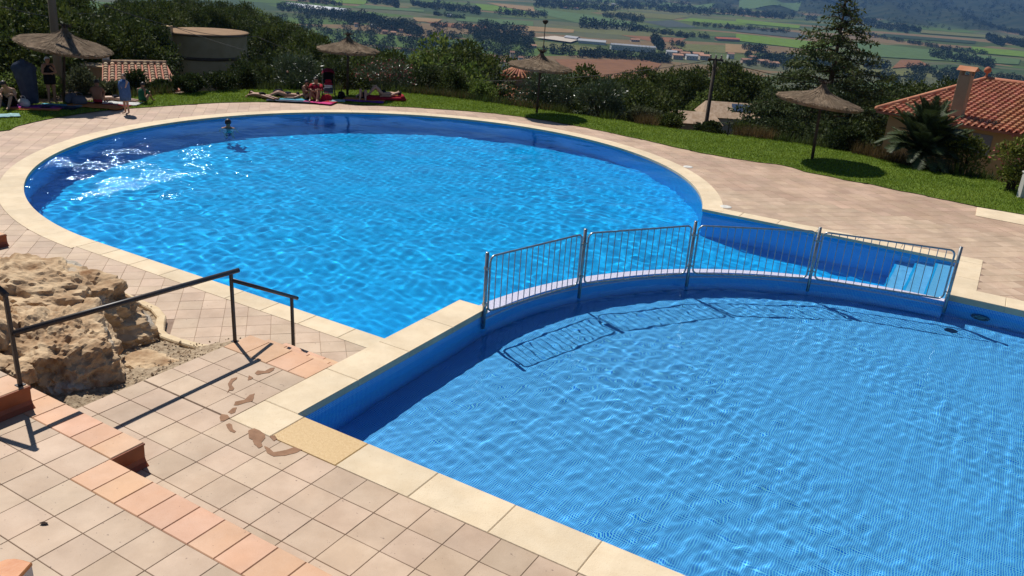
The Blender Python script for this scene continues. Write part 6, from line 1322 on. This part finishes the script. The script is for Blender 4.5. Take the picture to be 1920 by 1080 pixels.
def bag(px, py, s, m, label):
    p = ground_at(px, py); r = np.random.default_rng(int(px)); mb = MB(); prof = [(0.0, 0.0), (0.20, 0.0), (0.26, 0.10), (0.24, 0.22), (0.17, 0.31), (0.06, 0.35), (0.0, 0.34)]
    mb.lathe(prof, 14, (0, 0, 0), 1.25, 0.75); root = tag(empty('beach_bag', p, r.random() * 3), label, 'bag'); root.scale = (s,) * 3
    for i, v in enumerate(mb.v): n_ = noise.noise(Vector(v) * 7 + Vector((px, 0, 0))) * .03; mb.v[i] = (v[0] + n_, v[1] + n_, v[2] + n_ * .6 if v[2] > 0 else v[2])
    mb.build('sack', m, root, True); mb = MB(); mb.tube([(0.15 * math.cos(w), 0, .30 + .17 * math.sin(w)) for w in np.linspace(0, math.pi, 9)], .014, 6); mb.build('handle', m, root, True)
bag(135, 193, 1.0, C_grey, 'grey beach bag beside the leftmost parasol pole'); bag(150, 196, .9, C_grey, 'grey rucksack next to the hunched bather'); bag(46, 200, .8, C_white, 'white bag beside the crouching bather'); bag(640, 184, .8, C_black, 'black bag at the foot of the second parasol'); bag(612, 189, .75, C_red, 'small red bag in front of the pushchair'); bag(523, 180, .8, C_navy, 'dark blue bag at the head of the middle group'); bag(8, 199, .8, C_slate, 'dark bag at the left edge by the crouching bather')
# dark cloth hung over a stand
p = ground_at(56, 196); H_ = at_dist(56, 112, math.hypot(p.x, p.y)).z - ZL; root = tag(empty('draped_stand', p, yaw(p)), 'dark grey-blue cloth draped over a stand left of the white-haired woman', 'cloth')
vs, fs = [], []; nn = 40; prof = [(1.0, .04), (.97, .12), (.90, .30), (.82, .40), (.72, .34), (.50, .30), (.25, .25), (.03, .20)]
for j, (zf, w) in enumerate(prof):
    for i in range(nn): a = 2 * math.pi * i / nn; q = 1 + (.10 * math.sin(7 * a + zf * 3) + .05 * math.sin(13 * a)) * (1.15 - zf); vs.append((w * q * math.cos(a) + (zf - .5) * -.12, w * .55 * q * math.sin(a), H_ * zf))
for j in range(len(prof) - 1):
    for i in range(nn): fs.append((j*nn + i, j*nn + (i+1) % nn, (j+1)*nn + (i+1) % nn, (j+1)*nn + i))
mb = MB(); mb.add(vs, fs + [tuple(range(nn))]); mb.build('cloth', C_slate, root, True); mb = MB(); mb.tube([(0, 0, 0), (-.06, 0, H_ + .05)], .02, 8); mb.build('stand_pole', M_pole, root, True)
# pushchair
p = ground_at(616, 181); root = tag(empty('pushchair', p, yaw(p)), 'red pushchair with hood standing behind the middle group', 'pushchair'); M_tyre = material('tyre_rubber', (0.015, 0.015, 0.015), 0.7, 0.2); M_fr2 = material('pushchair_frame', (0.03, 0.03, 0.032), 0.4, 0.5)
sc_ = 1.05
for x in (-.26, .26):
    for y, r_ in ((-.34, .11), (.34, .14)):
        mb = MB(); mb.lathe([(r_ - .035, -.018), (r_, -.014), (r_, .014), (r_ - .035, .018), (r_ - .035, -.018)], 18); wobj = mb.build('wheel', M_tyre, root, True); wobj.rotation_euler = (0, R_(90), 0); wobj.location = (x, y, r_)
        mb = MB(); mb.lathe([(0, -.012), (r_ - .035, -.008), (r_ - .035, .008), (0, .012)], 12); mb.build('rim', M_galv, wobj, True)
for x in (-.24, .24):
    mb = MB(); mb.tube([(x, -.34, .13), (x, .05, .50), (x, .42, 1.02), (x, .50, 1.06)], .014, 8); mb.tube([(x, .34, .16), (x, .02, .46), (x, -.10, .52)], .012, 8); mb.build('frame_tube', M_fr2, root, True)
mb = MB(); mb.tube([(-.24, .50, 1.06), (.24, .50, 1.06)], .018, 8); mb.build('handlebar', M_fr2, root, True)
mb = MB(); mb.bbox((-.20, -.18, .44), (.20, .14, .50), .02); mb.bbox((-.20, -.05, 0), (.20, .03, .50), .03, Matrix.Translation((0, .14, .48)) @ Matrix.Rotation(R_(-22), 4, 'X')); mb.build('seat', C_black, root)
mb = MB(); mb.bbox((-.17, -.20, .50), (.17, .06, .56), .03); mb.bbox((-.13, -.05, .50), (.13, .06, .70), .04); mb.build('cushion', C_red, root); mb = MB(); mb.bbox((-.16, -.24, .40), (.16, -.19, .50), .015); mb.build('leg_rest', C_white, root)
vs = []; 
for i in range(5):
    a = R_(38 + 24 * i)
    for j in range(9): t = math.pi * j / 8; vs.append((.27 * math.cos(t), .20 - .36 * math.cos(a) * (0.35 + .65 * math.sin(t)) * .9, .80 + .34 * math.sin(a) * (0.30 + .70 * math.sin(t))))
mb = MB(); mb.add(vs, [(i*9 + j, (i+1)*9 + j, (i+1)*9 + j + 1, i*9 + j + 1) for i in range(4) for j in range(8)]); mb.build('hood', cloth('dark_red', (0.20, 0.012, 0.03)), root, True)
mb = MB(); mb.bbox((-.20, -.16, .17), (.20, .22, .34), .03); mb.build('basket', C_grey, root); mb = MB(); mb.bbox((-.19, -.26, .16), (.19, -.14, .19), .01); mb.build('foot_rest', C_white, root)

# ------------------------------------------------------------------ haze
hz = bpy.data.materials.new('haze_air'); hz.use_nodes = True; N = hz.node_tree.nodes; N.remove(N['Principled BSDF']); pv = N.new('ShaderNodeVolumePrincipled')
pv.inputs['Color'].default_value = (0.20, 0.46, 1.0, 1); pv.inputs['Density'].default_value = 0.00005; pv.inputs['Anisotropy'].default_value = 0.2; hz.node_tree.links.new(pv.outputs[0], N['Material Output'].inputs['Volume'])
mb = MB(); mb.box((-31000, -31000, ZPLAIN - 20), (31000, 31000, 420)); mb.build('haze', hz, None, label='thin blue summer haze over the plain', cat='haze', kind='stuff')
